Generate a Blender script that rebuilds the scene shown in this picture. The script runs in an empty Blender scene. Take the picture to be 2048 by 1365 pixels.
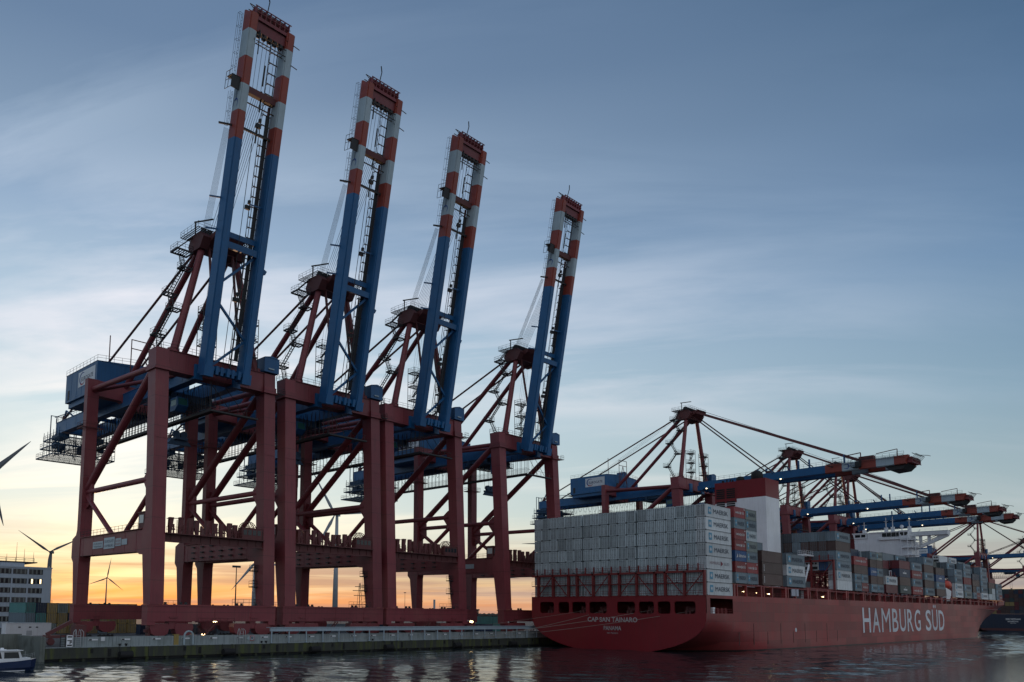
import bpy, bmesh, math, random
from mathutils import Vector, Matrix
random.seed(7)
sc = bpy.context.scene
COL = sc.collection
R = math.radians
PI = math.pi

# ------------------------------------------------------------------ nodes
def nd(nt, t, ins=None, **kw):
    n = nt.nodes.new(t)
    for k, v in kw.items(): setattr(n, k, v)
    if ins:
        for k, v in ins.items():
            s = n.inputs[k]
            if isinstance(v, bpy.types.NodeSocket): nt.links.new(v, s)
            else: s.default_value = v
    return n
def mth(nt, op, a, b=0.0, c=None, clamp=False):
    n = nd(nt, 'ShaderNodeMath', operation=op, use_clamp=clamp)
    for i, v in enumerate((a, b, c)):
        if v is None: continue
        if isinstance(v, bpy.types.NodeSocket): nt.links.new(v, n.inputs[i])
        else: n.inputs[i].default_value = v
    return n.outputs[0]
def ramp(nt, fac, pts, interp='LINEAR'):
    n = nd(nt, 'ShaderNodeValToRGB'); cr = n.color_ramp; cr.interpolation = interp
    while len(cr.elements) < len(pts): cr.elements.new(0.5)
    for e, (p, c) in zip(cr.elements, pts):
        e.position = p; e.color = (c[0], c[1], c[2], 1)
    nt.links.new(fac, n.inputs[0]); return n.outputs[0]
def mixc(nt, f, a, b, mode='MIX'):
    n = nd(nt, 'ShaderNodeMix', data_type='RGBA', blend_type=mode)
    for i, v in ((0, f), (6, a), (7, b)):
        if isinstance(v, bpy.types.NodeSocket): nt.links.new(v, n.inputs[i])
        else: n.inputs[i].default_value = v if i == 0 else (v[0], v[1], v[2], 1)
    return n.outputs[2]
def s2l(*c):
    return tuple(((x/255+.055)/1.055)**2.4 if x > 10 else x/255/12.92 for x in c)

MATS = {}
def paint(name, col, rough=.5, dirt=.35, dirtcol=(.05, .045, .04), scale=.35, streak=True, bump=0.0, metal=0, rib=None, spec=.5, patch=None, plates=None, seam=None, var=.24):
    """weathered paint: broad blotches, vertical run-off streaks, a little rust"""
    if name in MATS: return MATS[name]
    m = bpy.data.materials.new(name); m.use_nodes = True; nt = m.node_tree
    b = nt.nodes['Principled BSDF']
    tc = nd(nt, 'ShaderNodeTexCoord'); geo = nd(nt, 'ShaderNodeNewGeometry')
    pos = tc.outputs['Object']
    oi = nd(nt, 'ShaderNodeObjectInfo')
    off = nd(nt, 'ShaderNodeVectorMath', ins={0: pos}, operation='ADD')
    cmb = nd(nt, 'ShaderNodeCombineXYZ')
    r20 = mth(nt, 'MULTIPLY', oi.outputs['Random'], 60.)
    for i in range(3): nt.links.new(r20, cmb.inputs[i])
    nt.links.new(cmb.outputs[0], off.inputs[1]); pos = off.outputs[0]
    n1 = nd(nt, 'ShaderNodeTexNoise', {'Vector': pos, 'Scale': scale, 'Detail': 6., 'Roughness': .65})
    mp = nd(nt, 'ShaderNodeMapping', {'Vector': pos, 'Scale': (3., 3., .12)})
    n2 = nd(nt, 'ShaderNodeTexNoise', {'Vector': mp.outputs[0], 'Scale': 1.2, 'Detail': 4.})
    v = mth(nt, 'MULTIPLY_ADD', n1.outputs[0], .5, .75)
    c1 = nd(nt, 'ShaderNodeVectorMath', {0: (col[0], col[1], col[2])}, operation='SCALE')
    nt.links.new(v, c1.inputs['Scale'])
    f = mth(nt, 'MULTIPLY', mth(nt, 'SUBTRACT', n2.outputs[0], .5), 3.2, clamp=True)
    f = mth(nt, 'MULTIPLY', f, dirt if streak else 0.)
    c = mixc(nt, f, c1.outputs[0], dirtcol)
    if patch:
        pv = nd(nt, 'ShaderNodeMapping', {'Vector': pos, 'Scale': (1.6, 1.6, .16)}).outputs[0] if len(patch) > 3 else pos
        n3 = nd(nt, 'ShaderNodeTexNoise', {'Vector': pv, 'Scale': patch[1], 'Detail': 4.})
        f3 = mth(nt, 'MULTIPLY', mth(nt, 'SUBTRACT', n3.outputs[0], .48), 5., clamp=True)
        c = mixc(nt, mth(nt, 'MULTIPLY', f3, patch[2]), c, patch[0])
    if plates or seam:
        sp_ = nd(nt, 'ShaderNodeSeparateXYZ', {0: tc.outputs['Object']})
    if plates:                                   # shell plating: every plate a slightly different shade, thin seams
        cb = nd(nt, 'ShaderNodeCombineXYZ'); nt.links.new(mth(nt, 'ADD', sp_.outputs[0], sp_.outputs[1]), cb.inputs[0]); nt.links.new(sp_.outputs[2], cb.inputs[1])
        bt_ = nd(nt, 'ShaderNodeTexBrick', {'Vector': cb.outputs[0], 'Color1': (.74, .74, .74, 1), 'Color2': (1.18, 1.14, 1.12, 1), 'Mortar': (.62, .6, .6, 1), 'Scale': 1., 'Mortar Size': .045, 'Brick Width': plates[0], 'Row Height': plates[1]})
        c = mixc(nt, 1., c, bt_.outputs[0], 'MULTIPLY')
    if seam:
        fr = mth(nt, 'FRACT', mth(nt, 'DIVIDE', sp_.outputs[2], seam)); fl_ = mth(nt, 'LESS_THAN', fr, .02)
        c = mixc(nt, mth(nt, 'MULTIPLY', fl_, .45), c, (.03, .015, .015))
    # slight per-object tint
    br = mth(nt, 'MULTIPLY_ADD', oi.outputs['Random'], var, 1-var/2)
    c2 = nd(nt, 'ShaderNodeVectorMath', operation='SCALE'); nt.links.new(c, c2.inputs[0]); nt.links.new(br, c2.inputs['Scale'])
    nt.links.new(c2.outputs[0], b.inputs['Base Color'])
    rr = mth(nt, 'MULTIPLY_ADD', n1.outputs[0], .25, rough-.12)
    nt.links.new(rr, b.inputs['Roughness'])
    b.inputs['Metallic'].default_value = metal
    b.inputs['Specular IOR Level'].default_value = spec
    h = None
    if rib:
        sp = nd(nt, 'ShaderNodeSeparateXYZ', {0: tc.outputs['Object']})
        w = mth(nt, 'SINE', mth(nt, 'MULTIPLY', mth(nt, 'ADD', sp.outputs[0], sp.outputs[1]), 2*PI/rib))
        h = w
    elif bump:
        h = n1.outputs[0]
    if h:
        bp_ = nd(nt, 'ShaderNodeBump', {'Height': h, 'Strength': .5 if rib else bump, 'Distance': .03 if rib else .1})
        nt.links.new(bp_.outputs[0], b.inputs['Normal'])
    MATS[name] = m; return m
def plain(name, col, rough=.6, metal=0, emit=None, est=0):
    if name in MATS: return MATS[name]
    m = bpy.data.materials.new(name); m.use_nodes = True; nt = m.node_tree
    b = nt.nodes['Principled BSDF']
    tc = nd(nt, 'ShaderNodeTexCoord')
    n1 = nd(nt, 'ShaderNodeTexNoise', {'Vector': tc.outputs['Object'], 'Scale': 1.3, 'Detail': 5.})
    v = mth(nt, 'MULTIPLY_ADD', n1.outputs[0], .5, .75)
    c1 = nd(nt, 'ShaderNodeVectorMath', {0: tuple(col[:3])}, operation='SCALE'); nt.links.new(v, c1.inputs['Scale'])
    nt.links.new(c1.outputs[0], b.inputs['Base Color'])
    b.inputs['Roughness'].default_value = rough; b.inputs['Metallic'].default_value = metal
    if emit:
        b.inputs['Emission Color'].default_value = (*emit, 1); b.inputs['Emission Strength'].default_value = est
    MATS[name] = m; return m

# ------------------------------------------------------------------ mesh builder
class MB:
    def __init__(s): s.v = []; s.f = []; s.m = []
    def quadbox(s, P, mi=0):
        n = len(s.v); s.v += [tuple(p) for p in P]
        for q in ((0,3,2,1),(4,5,6,7),(0,1,5,4),(1,2,6,5),(2,3,7,6),(3,0,4,7)):
            s.f.append([n+i for i in q]); s.m.append(mi)
    def box(s, a, b, mi=0):
        x0, y0, z0 = a; x1, y1, z1 = b
        if x0 > x1: x0, x1 = x1, x0
        if y0 > y1: y0, y1 = y1, y0
        if z0 > z1: z0, z1 = z1, z0
        s.quadbox([(x0,y0,z0),(x1,y0,z0),(x1,y1,z0),(x0,y1,z0),(x0,y0,z1),(x1,y0,z1),(x1,y1,z1),(x0,y1,z1)], mi)
    def frame(s, a, b, up):
        d = (b-a).normalized(); x = d.cross(up)
        if x.length < 1e-4: x = d.cross(Vector((1, 0, 0)))
        x.normalize(); y = x.cross(d).normalized(); return d, x, y
    def beam(s, a, b, w, h, up=(0, 0, 1), w2=None, h2=None, mi=0):
        a = Vector(a); b = Vector(b); d, x, y = s.frame(a, b, Vector(up))
        w2 = w if w2 is None else w2; h2 = h if h2 is None else h2
        P = [a-x*w/2-y*h/2, a+x*w/2-y*h/2, a+x*w/2+y*h/2, a-x*w/2+y*h/2,
             b-x*w2/2-y*h2/2, b+x*w2/2-y*h2/2, b+x*w2/2+y*h2/2, b-x*w2/2+y*h2/2]
        s.quadbox(P, mi)
    def tube(s, a, b, r, n=10, r2=None, mi=0, cap=True):
        a = Vector(a); b = Vector(b); d, x, y = s.frame(a, b, Vector((0, 0, 1)))
        r2 = r if r2 is None else r2; k = len(s.v)
        for P, q in ((a, r), (b, r2)):
            for i in range(n):
                t = 2*PI*i/n; s.v.append(tuple(P+x*math.cos(t)*q+y*math.sin(t)*q))
        for i in range(n):
            j = (i+1) % n; s.f.append([k+i, k+j, k+n+j, k+n+i]); s.m.append(mi)
        if cap:
            s.f.append([k+i for i in range(n)][::-1]); s.m.append(mi)
            s.f.append([k+n+i for i in range(n)]); s.m.append(mi)
    def line(s, pts, r, n=4, mi=0):
        for a, b in zip(pts, pts[1:]): s.tube(a, b, r, n, mi=mi, cap=False)
    def prism(s, pts, ext, mi=0):
        """planar polygon pts extruded by vector ext"""
        e = Vector(ext); k = len(s.v); n = len(pts)
        s.v += [tuple(Vector(p)) for p in pts] + [tuple(Vector(p)+e) for p in pts]
        s.f.append([k+i for i in range(n)][::-1]); s.m.append(mi)
        s.f.append([k+n+i for i in range(n)]); s.m.append(mi)
        for i in range(n):
            j = (i+1) % n; s.f.append([k+i, k+j, k+n+j, k+n+i]); s.m.append(mi)
    def face(s, pts, mi=0):
        k = len(s.v); s.v += [tuple(p) for p in pts]; s.f.append(list(range(k, k+len(pts)))); s.m.append(mi)
    def rail(s, pts, h=1.1, sp=1.6, r=.035, mi=0):
        for a, b in zip(pts, pts[1:]):
            a = Vector(a); b = Vector(b); L = (b-a).length; n = max(1, round(L/sp))
            for i in range(n+1):
                q = a.lerp(b, i/n); s.tube(q, q+Vector((0, 0, h)), r, 4, mi=mi, cap=False)
            for hh in (h, h*.52): s.tube(a+Vector((0, 0, hh)), b+Vector((0, 0, hh)), r, 4, mi=mi, cap=False)
    def xf(s, fn):
        s.v = [tuple(fn(Vector(p))) for p in s.v]; return s
    def build(s, name, mats, parent=None, dz=0., fixn=True):
        me = bpy.data.meshes.new(name)
        v = [(a, b, c-dz) for a, b, c in s.v]
        me.from_pydata(v, [], s.f)
        if not isinstance(mats, (list, tuple)): mats = [mats]
        for m in mats: me.materials.append(m)
        for p, mi in zip(me.polygons, s.m): p.material_index = mi
        if fixn:
            bm = bmesh.new(); bm.from_mesh(me); bmesh.ops.recalc_face_normals(bm, faces=bm.faces); bm.to_mesh(me); bm.free()
        me.update()
        o = bpy.data.objects.new(name, me); COL.objects.link(o)
        if parent: o.parent = parent
        return o
def smooth(o, ang=None):
    for p in o.data.polygons: p.use_smooth = True
    return o
def inst(src, parent=None, loc=None, rotz=None, name=None):
    o = src.copy(); COL.objects.link(o)
    if parent: o.parent = parent
    if loc: o.location = loc
    if rotz is not None: o.rotation_euler = (0, 0, rotz)
    return o
def copy_tree(o, parent=None):
    c = o.copy(); COL.objects.link(c)
    if parent: c.parent = parent
    for ch in [x for x in bpy.data.objects if x.parent == o]: copy_tree(ch, c)
    return c
def tag(o, label=None, cat=None, group=None, kind=None):
    if label: o['label'] = label
    if cat: o['category'] = cat
    if group: o['group'] = group
    if kind: o['kind'] = kind
    return o
def empty(name, loc, label, cat, group=None, rz=0):
    o = bpy.data.objects.new(name, None); COL.objects.link(o); o.location = loc; o.rotation_euler = (0, 0, rz)
    o.empty_display_size = .5
    return tag(o, label, cat, group)
def text_mesh(body, w, h, depth=.02, bold=0.0):
    """lettering as a thin solid; spans [0,w] in X, [0,h] in Y, front towards +Z"""
    cu = bpy.data.curves.new('lettering', 'FONT'); cu.body = body; cu.size = 1; cu.offset = bold; cu.resolution_u = 3
    ob = bpy.data.objects.new('lettering', cu); COL.objects.link(ob)
    me = bpy.data.meshes.new_from_object(ob)
    bpy.data.objects.remove(ob)
    xs = [v.co.x for v in me.vertices]; ys = [v.co.y for v in me.vertices]
    x0, x1, y0, y1 = min(xs), max(xs), min(ys), max(ys)
    for v in me.vertices: v.co = ((v.co.x-x0)/(x1-x0)*w, (v.co.y-y0)/(y1-y0)*h, 0)
    me.materials.clear()
    return me
FACE_W = Matrix.Rotation(R(90), 4, 'X')                                   # reads towards -Y viewer
FACE_S = Matrix.Rotation(R(-90), 4, 'Z') @ Matrix.Rotation(R(90), 4, 'X')   # reads towards -X viewer
def put_text(body, w, h, loc, facing, mat, parent, name='lettering', bold=0.0):
    me = text_mesh(body, w, h, bold=bold); me.transform(facing); me.materials.append(mat)
    o = bpy.data.objects.new(name, me); COL.objects.link(o); o.location = loc
    if parent: o.parent = parent
    return o

# ------------------------------------------------------------------ colours
RED = paint('crane_red_paint', (.20, .036, .045), .5, .5, (.07, .025, .025), .25, patch=((.25, .075, .07), .16, .35), seam=5.7)
RED2 = paint('crane_dark_red', (.115, .03, .03), .6, .4)
BLUE = paint('crane_blue_paint', (.009, .100, .255), .45, .35, (.02, .03, .05), .3)
ORANGE = paint('boom_orange_paint', (.27, .045, .028), .45, .3, scale=.3)
WHITE = paint('boom_white_paint', (.36, .45, .50), .45, .3, (.2, .2, .2), .3)
STEEL = paint('dark_steel', (.022, .023, .026), .6, .3)
STEELB = paint('blue_steelwork', (.018, .06, .12), .6, .3)
ROPE = plain('steel_rope', (.05, .05, .055), .5)
SHIPRED = paint('hull_red_paint', (.28, .038, .040), .48, .8, (.13, .070, .06), .08, patch=((.26, .095, .09), .05, .6), spec=.4, plates=(9., 2.3))
DECKRED = paint('deck_red_paint', (.18, .022, .022), .6, .4)
SHIPWHITE = paint('ship_white_paint', (.80, .82, .85), .5, .25, (.35, .30, .26), .12)
BOOTTOP = paint('boot_topping', (.055, .03, .03), .5, .3)
BLACK = plain('black_rubber', (.012, .012, .013), .8)
GLASS = plain('dark_window_glass', (.02, .025, .03), .08)
LAMP = plain('warm_lamp', (1, .8, .5), .5, emit=(1., .72, .36), est=6.)
LAMPW = plain('white_lamp', (1, 1, .9), .5, emit=(1., .74, .42), est=4.)
# ------------------------------------------------------------------ camera (solved from the photograph)
F_ = Vector((math.sin(R(44.674195))*math.cos(R(6.1388)), math.cos(R(44.674195))*math.cos(R(6.1388)), math.sin(R(6.1388))))
R_ = Vector((math.cos(R(44.674195)), -math.sin(R(44.674195)), 0)); U_ = R_.cross(F_)
ro = R(.531048)
R2 = R_*math.cos(ro)+U_*math.sin(ro); U2 = U_*math.cos(ro)-R_*math.sin(ro)
cam = bpy.data.cameras.new('camera'); co = bpy.data.objects.new('camera', cam); COL.objects.link(co)
M = Matrix.Identity(4)
for i in range(3): M[i][0] = R2[i]; M[i][1] = U2[i]; M[i][2] = -F_[i]
M[2][3] = 8.068; co.matrix_world = M
cam.sensor_width = 36; cam.lens = 1618.43*36/2048
cam.shift_x = (1024-874.634)/2048; cam.shift_y = (1054.368-682.5)/2048
cam.clip_start = .5; cam.clip_end = 20000
sc.camera = co
sc.view_settings.view_transform = 'Standard'; sc.view_settings.look = 'None'; sc.view_settings.exposure = .54; sc.view_settings.gamma = 1

# ------------------------------------------------------------------ sky
SUNAZ = 23.0
sun_h = (math.sin(R(SUNAZ)), math.cos(R(SUNAZ)), 0)
w = bpy.data.worlds.new("World"); sc.world = w; w.use_nodes = True; nt = w.node_tree
for n in list(nt.nodes): nt.nodes.remove(n)
out = nd(nt, 'ShaderNodeOutputWorld')
tc = nd(nt, 'ShaderNodeTexCoord'); dirv = tc.outputs['Generated']
sp = nd(nt, 'ShaderNodeSeparateXYZ', {0: dirv})
z = sp.outputs[2]; zc = mth(nt, 'MAXIMUM', z, 0.)
hl = mth(nt, 'SQRT', mth(nt, 'ADD', mth(nt, 'MULTIPLY', sp.outputs[0], sp.outputs[0]), mth(nt, 'MULTIPLY', sp.outputs[1], sp.outputs[1])))
dt = nd(nt, 'ShaderNodeVectorMath', {0: dirv, 1: sun_h}, operation='DOT_PRODUCT').outputs['Value']
cosd = mth(nt, 'DIVIDE', dt, mth(nt, 'MAXIMUM', hl, .001))
ang = mth(nt, 'ARCCOSINE', mth(nt, 'MINIMUM', mth(nt, 'MAXIMUM', cosd, -1.), 1.))
t1 = mth(nt, 'POWER', mth(nt, 'DIVIDE', ang, R(60), clamp=True), mth(nt, 'MULTIPLY_ADD', mth(nt, 'MINIMUM', zc, .3), 2.6, .62))
t2 = mth(nt, 'DIVIDE', mth(nt, 'SUBTRACT', ang, R(75)), R(80), clamp=True)
sunw = ramp(nt, zc, [(0., s2l(240, 138, 52)), (.018, s2l(228, 146, 72)), (.036, s2l(224, 174, 104)), (.055, s2l(208, 198, 156)), (.09, s2l(212, 213, 194)), (.13, s2l(196, 206, 200)),
    (.233, s2l(174, 192, 199)), (.336, s2l(155, 175, 191)), (.43, s2l(128, 150, 174)), (.51, s2l(108, 129, 153)), (.58, s2l(90, 112, 139)), (1., s2l(42, 68, 104))])
away = ramp(nt, zc, [(0., s2l(140, 122, 114)), (.02, s2l(166, 142, 124)), (.05, s2l(162, 162, 152)), (.12, s2l(140, 156, 160)), (.23, s2l(114, 139, 156)), (.36, s2l(92, 119, 148)),
    (.45, s2l(78, 103, 132)), (.55, s2l(62, 87, 115)), (1., s2l(30, 54, 86))])
base = mixc(nt, t1, sunw, away)
base = mixc(nt, t2, base, s2l(162, 169, 178))
# high cirrus: noise laid out on a flat layer overhead, long streaks
den = mth(nt, 'ADD', zc, .16)
px = mth(nt, 'DIVIDE', sp.outputs[0], den); py = mth(nt, 'DIVIDE', sp.outputs[1], den)
al = mth(nt, 'SUBTRACT', mth(nt, 'MULTIPLY', px, .62), mth(nt, 'MULTIPLY', py, .785))      # along the streaks
ac = mth(nt, 'ADD', mth(nt, 'MULTIPLY', px, .785), mth(nt, 'MULTIPLY', py, .62))
pc = nd(nt, 'ShaderNodeCombineXYZ'); nt.links.new(mth(nt, 'MULTIPLY', al, .30), pc.inputs[0]); nt.links.new(ac, pc.inputs[1])
mp = nd(nt, 'ShaderNodeMapping', {'Vector': pc.outputs[0], 'Location': (3.1, 1.7, 0)})
c1 = nd(nt, 'ShaderNodeTexNoise', {'Vector': mp.outputs[0], 'Scale': 2.3, 'Detail': 9., 'Roughness': .58, 'Distortion': .5})
mp2 = nd(nt, 'ShaderNodeMapping', {'Vector': pc.outputs[0], 'Location': (5.2, 4.4, 0)})
c2 = nd(nt, 'ShaderNodeTexNoise', {'Vector': mp2.outputs[0], 'Scale': 1.1, 'Detail': 3.})
cl = mth(nt, 'MULTIPLY', mth(nt, 'SUBTRACT', c1.outputs[0], .43), 6.0, clamp=True)
big = mth(nt, 'MULTIPLY', mth(nt, 'SUBTRACT', c2.outputs[0], .43), 7.0, clamp=True)
cl = mth(nt, 'MULTIPLY', cl, big)
fade = ramp(nt, zc, [(0., (.5,)*3), (.05, (.6,)*3), (.15, (.85,)*3), (.37, (.85,)*3), (.47, (.45,)*3), (.6, (.15,)*3), (1, (.05,)*3)])
cl = mth(nt, 'MULTIPLY', cl, fade)
cl = mth(nt, 'MULTIPLY', cl, mth(nt, 'MULTIPLY_ADD', t1, -.8, 1.15), clamp=True)
clc_s = ramp(nt, zc, [(0., s2l(255, 214, 140)), (.08, s2l(255, 238, 196)), (.16, s2l(236, 230, 218)), (.30, s2l(206, 206, 212)), (.5, s2l(160, 176, 194)), (1, s2l(120, 140, 165))])
clc_a = ramp(nt, zc, [(0., s2l(190, 178, 170)), (.1, s2l(176, 178, 180)), (.25, s2l(148, 163, 180)), (.45, s2l(114, 139, 166)), (1, s2l(80, 105, 138))])
skyc = mixc(nt, cl, base, mixc(nt, t1, clc_s, clc_a))
# low dusky bands over the glow
az_ = mth(nt, 'ARCTAN2', sp.outputs[0], sp.outputs[1])
bc = nd(nt, 'ShaderNodeCombineXYZ'); nt.links.new(mth(nt, 'MULTIPLY', az_, 2.2), bc.inputs[0]); nt.links.new(mth(nt, 'MULTIPLY', z, 62.), bc.inputs[1])
b1 = nd(nt, 'ShaderNodeTexNoise', {'Vector': bc.outputs[0], 'Scale': 1., 'Detail': 6., 'Roughness': .6, 'Distortion': .35})
bf = mth(nt, 'MULTIPLY', mth(nt, 'SUBTRACT', b1.outputs[0], .44), 7., clamp=True)
bfade = ramp(nt, zc, [(0., (.7,)*3), (.05, (.8,)*3), (.07, (.35,)*3), (.11, (.0,)*3), (1, (0.,)*3)])
bandc = mixc(nt, t1, s2l(166, 122, 98), s2l(134, 128, 130))
skyc = mixc(nt, mth(nt, 'MULTIPLY', bf, bfade), skyc, bandc)
# below the horizon: dull
bel = mth(nt, 'MULTIPLY', z, -30., clamp=True)
skyc = mixc(nt, bel, skyc, s2l(50, 60, 70))
sky = nd(nt, 'ShaderNodeTexSky', sky_type='NISHITA', sun_disc=False, sun_elevation=R(2.0), sun_rotation=R(SUNAZ), air_density=1., dust_density=2.0, ozone_density=2.0)
bgn = nd(nt, 'ShaderNodeBackground', {'Color': sky.outputs[0], 'Strength': .008})
bg = nd(nt, 'ShaderNodeBackground', {'Color': skyc, 'Strength': .96})
add = nd(nt, 'ShaderNodeAddShader', {0: bgn.outputs[0], 1: bg.outputs[0]})
nt.links.new(add.outputs[0], out.inputs[0])
sl = bpy.data.lights.new('sun', 'SUN'); so = bpy.data.objects.new('sun', sl); COL.objects.link(so)
sl.energy = .55; sl.angle = R(1.5); sl.color = (1., .58, .30)
so.rotation_euler = Vector((-sun_h[0], -sun_h[1], -math.tan(R(3)))).to_track_quat('-Z', 'Y').to_euler()

# ------------------------------------------------------------------ water and ground
def water_mat():
    m = bpy.data.materials.new('harbour_water'); m.use_nodes = True; nt = m.node_tree; b = nt.nodes['Principled BSDF']
    b.inputs['Base Color'].default_value = (.012, .022, .026, 1); b.inputs['Roughness'].default_value = .09
    b.inputs['IOR'].default_value = 1.333
    g = nd(nt, 'ShaderNodeNewGeometry')
    mp = nd(nt, 'ShaderNodeMapping', {'Vector': g.outputs['Position'], 'Rotation': (0, 0, R(25)), 'Scale': (.55, 1.15, 1)})
    n1 = nd(nt, 'ShaderNodeTexNoise', {'Vector': mp.outputs[0], 'Scale': 1.1, 'Detail': 4., 'Roughness': .55, 'Distortion': .3})
    n2 = nd(nt, 'ShaderNodeTexNoise', {'Vector': mp.outputs[0], 'Scale': 2.3, 'Detail': 3., 'Roughness': .5})
    mp3 = nd(nt, 'ShaderNodeMapping', {'Vector': g.outputs['Position'], 'Scale': (.02, .03, 1)})
    n3 = nd(nt, 'ShaderNodeTexNoise', {'Vector': mp3.outputs[0], 'Scale': 1., 'Detail': 3.})
    k = mth(nt, 'MULTIPLY_ADD', n3.outputs[0], 1.3, .35)
    h = mth(nt, 'ADD', mth(nt, 'MULTIPLY', n1.outputs[0], 1.), mth(nt, 'MULTIPLY', n2.outputs[0], .22))
    h = mth(nt, 'MULTIPLY', h, k)
    bp_ = nd(nt, 'ShaderNodeBump', {'Height': h, 'Strength': 1., 'Distance': .035})
    nt.links.new(bp_.outputs[0], b.inputs['Normal'])
    return m
import numpy as np
gx = np.arange(-30, 620, .68); gy = np.arange(36, 134, .55)
X, Y = np.meshgrid(gx, gy); Z = np.zeros_like(X); rs = np.random.RandomState(4)
for k in range(46):
    lam = 1.5*5.5**rs.rand(); th = R(25)+rs.randn()*.75; kk = 2*PI/lam
    Z += .0085*lam**1.0*np.sin(kk*(X*math.cos(th)+Y*math.sin(th))+rs.rand()*7)
edge = np.minimum(1, np.minimum(np.minimum(X-gx[0], gx[-1]-X), np.minimum(Y-gy[0], gy[-1]-Y))/6)
gust = .45+.55*(.5+.5*np.sin(X*.045+1.3*np.sin(Y*.05)+.6*np.sin(X*.013)))
Z = Z*np.maximum(edge, 0)*gust*.36
ny, nx = X.shape
V = list(zip(X.ravel().tolist(), Y.ravel().tolist(), Z.ravel().tolist()))
i0 = (np.arange(ny-1)[:, None]*nx+np.arange(nx-1)[None, :]).ravel()
Fq = np.stack([i0, i0+1, i0+nx+1, i0+nx], 1).tolist()
mb = MB(); mb.v = V; mb.f = Fq; mb.m = [0]*len(Fq)
x0_, x1_, y0_, y1_ = float(gx[0]), float(gx[-1]), float(gy[0]), float(gy[-1])
for q_ in (((-3000, -400), (9000, y0_)), ((-3000, y1_), (9000, 6000)), ((-3000, y0_), (x0_, y1_)), ((x1_, y0_), (9000, y1_))):
    (a, b), (c, d) = q_; mb.face([(a, b, 0), (c, b, 0), (c, d, 0), (a, d, 0)])
wo = mb.build('water', water_mat(), fixn=False); smooth(wo); tag(wo, kind='structure')
GRND = paint('apron_asphalt', (.05, .05, .052), .85, .2, scale=.05)
mb = MB()
mb.box((46.9, 135.9, -3), (2600, 2600, 2.2)); mb.box((-600, 146.6, -3), (46.9, 2600, 2.2))
tag(mb.build('ground', GRND), kind='structure')
mb = MB(); mb.box((-1500, 2600.2, -2), (6000, 5200, 2.6))
tag(mb.build('far_ground', paint('far_land', (.03, .04, .03), .9, .2, scale=.01)), kind='structure')
# far tree belt: one undulating wooded mass on the horizon
mb = MB(); rr = random.Random(3)
for i in range(900):
    a = R(-6+72*i/900); d = 2050+rr.uniform(-60, 260)*(1 if i % 3 else .4)
    x, y = math.sin(a)*d, math.cos(a)*d; h = rr.uniform(10, 19)*(1.15 if a < R(34) else .55)
    wd = rr.uniform(9, 20); k = 7
    ring = [(x+math.cos(R(360/k*j))*wd*rr.uniform(.8, 1.2), y+math.sin(R(360/k*j))*wd, 2.2+rr.uniform(.2, .55)*h) for j in range(k)]
    n = len(mb.v); mb.v += ring + [(p[0], p[1], 2.) for p in ring] + [(x+rr.uniform(-3, 3), y, 2+h)]
    for j in range(k):
        jj = (j+1) % k; mb.f.append([n+j, n+jj, n+2*k]); mb.m.append(0); mb.f.append([n+k+j, n+k+jj, n+jj, n+j]); mb.m.append(0)
tag(mb.build('far_woods', paint('far_foliage', (.035, .032, .022), .9, .3, scale=.05)), label='low dark wooded skyline far behind the terminal', kind='stuff')
# ------------------------------------------------------------------ quay cranes
ZG = 2.2
W_ = 23.4; LW = 2.6                       # leg pitch along the quay, leg width
YW = 138.63                               # water face of the legs
def lean(z): return 2.05*(z-9.3)/43.7
def sec(u0, u1, v0, v1, z): return [(u0, v0, z), (u1, v0, z), (u1, v1, z), (u0, v1, z)]
def loft(mb, secs, mi=0):
    k = len(mb.v)
    for s_ in secs: mb.v += [tuple(p) for p in s_]
    n = len(secs[0])
    for a in range(len(secs)-1):
        for i in range(n):
            j = (i+1) % n; mb.f.append([k+a*n+i, k+a*n+j, k+(a+1)*n+j, k+(a+1)*n+i]); mb.m.append(mi)
    mb.f.append([k+i for i in range(n)][::-1]); mb.m.append(mi)
    mb.f.append([k+(len(secs)-1)*n+i for i in range(n)]); mb.m.append(mi)
def platform(mb, a, b, z, th=.12, rails=(1, 1, 1, 1), mi=0, h=1.1):
    x0, y0 = a; x1, y1 = b
    # open grating deck in an edge frame
    for (p, q_) in (((x0, y0), (x1, y0)), ((x0, y1), (x1, y1)), ((x0, y0), (x0, y1)), ((x1, y0), (x1, y1))): mb.beam((p[0], p[1], z-th/2), (q_[0], q_[1], z-th/2), .12, th, mi=mi)
    nb = max(2, int((x1-x0)/.45))
    for i in range(1, nb): xx = x0+(x1-x0)*i/nb; mb.box((xx-.09, y0, z-.06), (xx+.09, y1, z), mi)
    c = [(x0, y0, z), (x1, y0, z), (x1, y1, z), (x0, y1, z), (x0, y0, z)]
    for i in range(4):
        if rails[i]: mb.rail([c[i], c[i+1]], h, 1.4, mi=mi)
def stair(mb, a, b, wdt=.8, mi=0):
    a = Vector(a); b = Vector(b); d = b-a; hz = Vector((d.x, d.y, 0)); side = hz.cross(Vector((0, 0, 1)))
    side = side.normalized()*wdt/2 if side.length > 1e-3 else Vector((wdt/2, 0, 0))
    for s_ in (-1, 1):
        mb.beam(a+side*s_, b+side*s_, .08, .22, mi=mi); mb.tube(a+side*s_+Vector((0, 0, 1)), b+side*s_+Vector((0, 0, 1)), .03, 4, mi=mi, cap=False)
    n = max(3, int(abs(d.z)/.45))
    for i in range(n+1):
        q = a.lerp(b, i/n); mb.beam(q-side, q+side, .22, .05, mi=mi)
    for i in range(0, n+1, 3):
        q = a.lerp(b, i/n)
        for s_ in (-1, 1): mb.tube(q+side*s_, q+side*s_+Vector((0, 0, 1)), .03, 4, mi=mi, cap=False)
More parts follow.
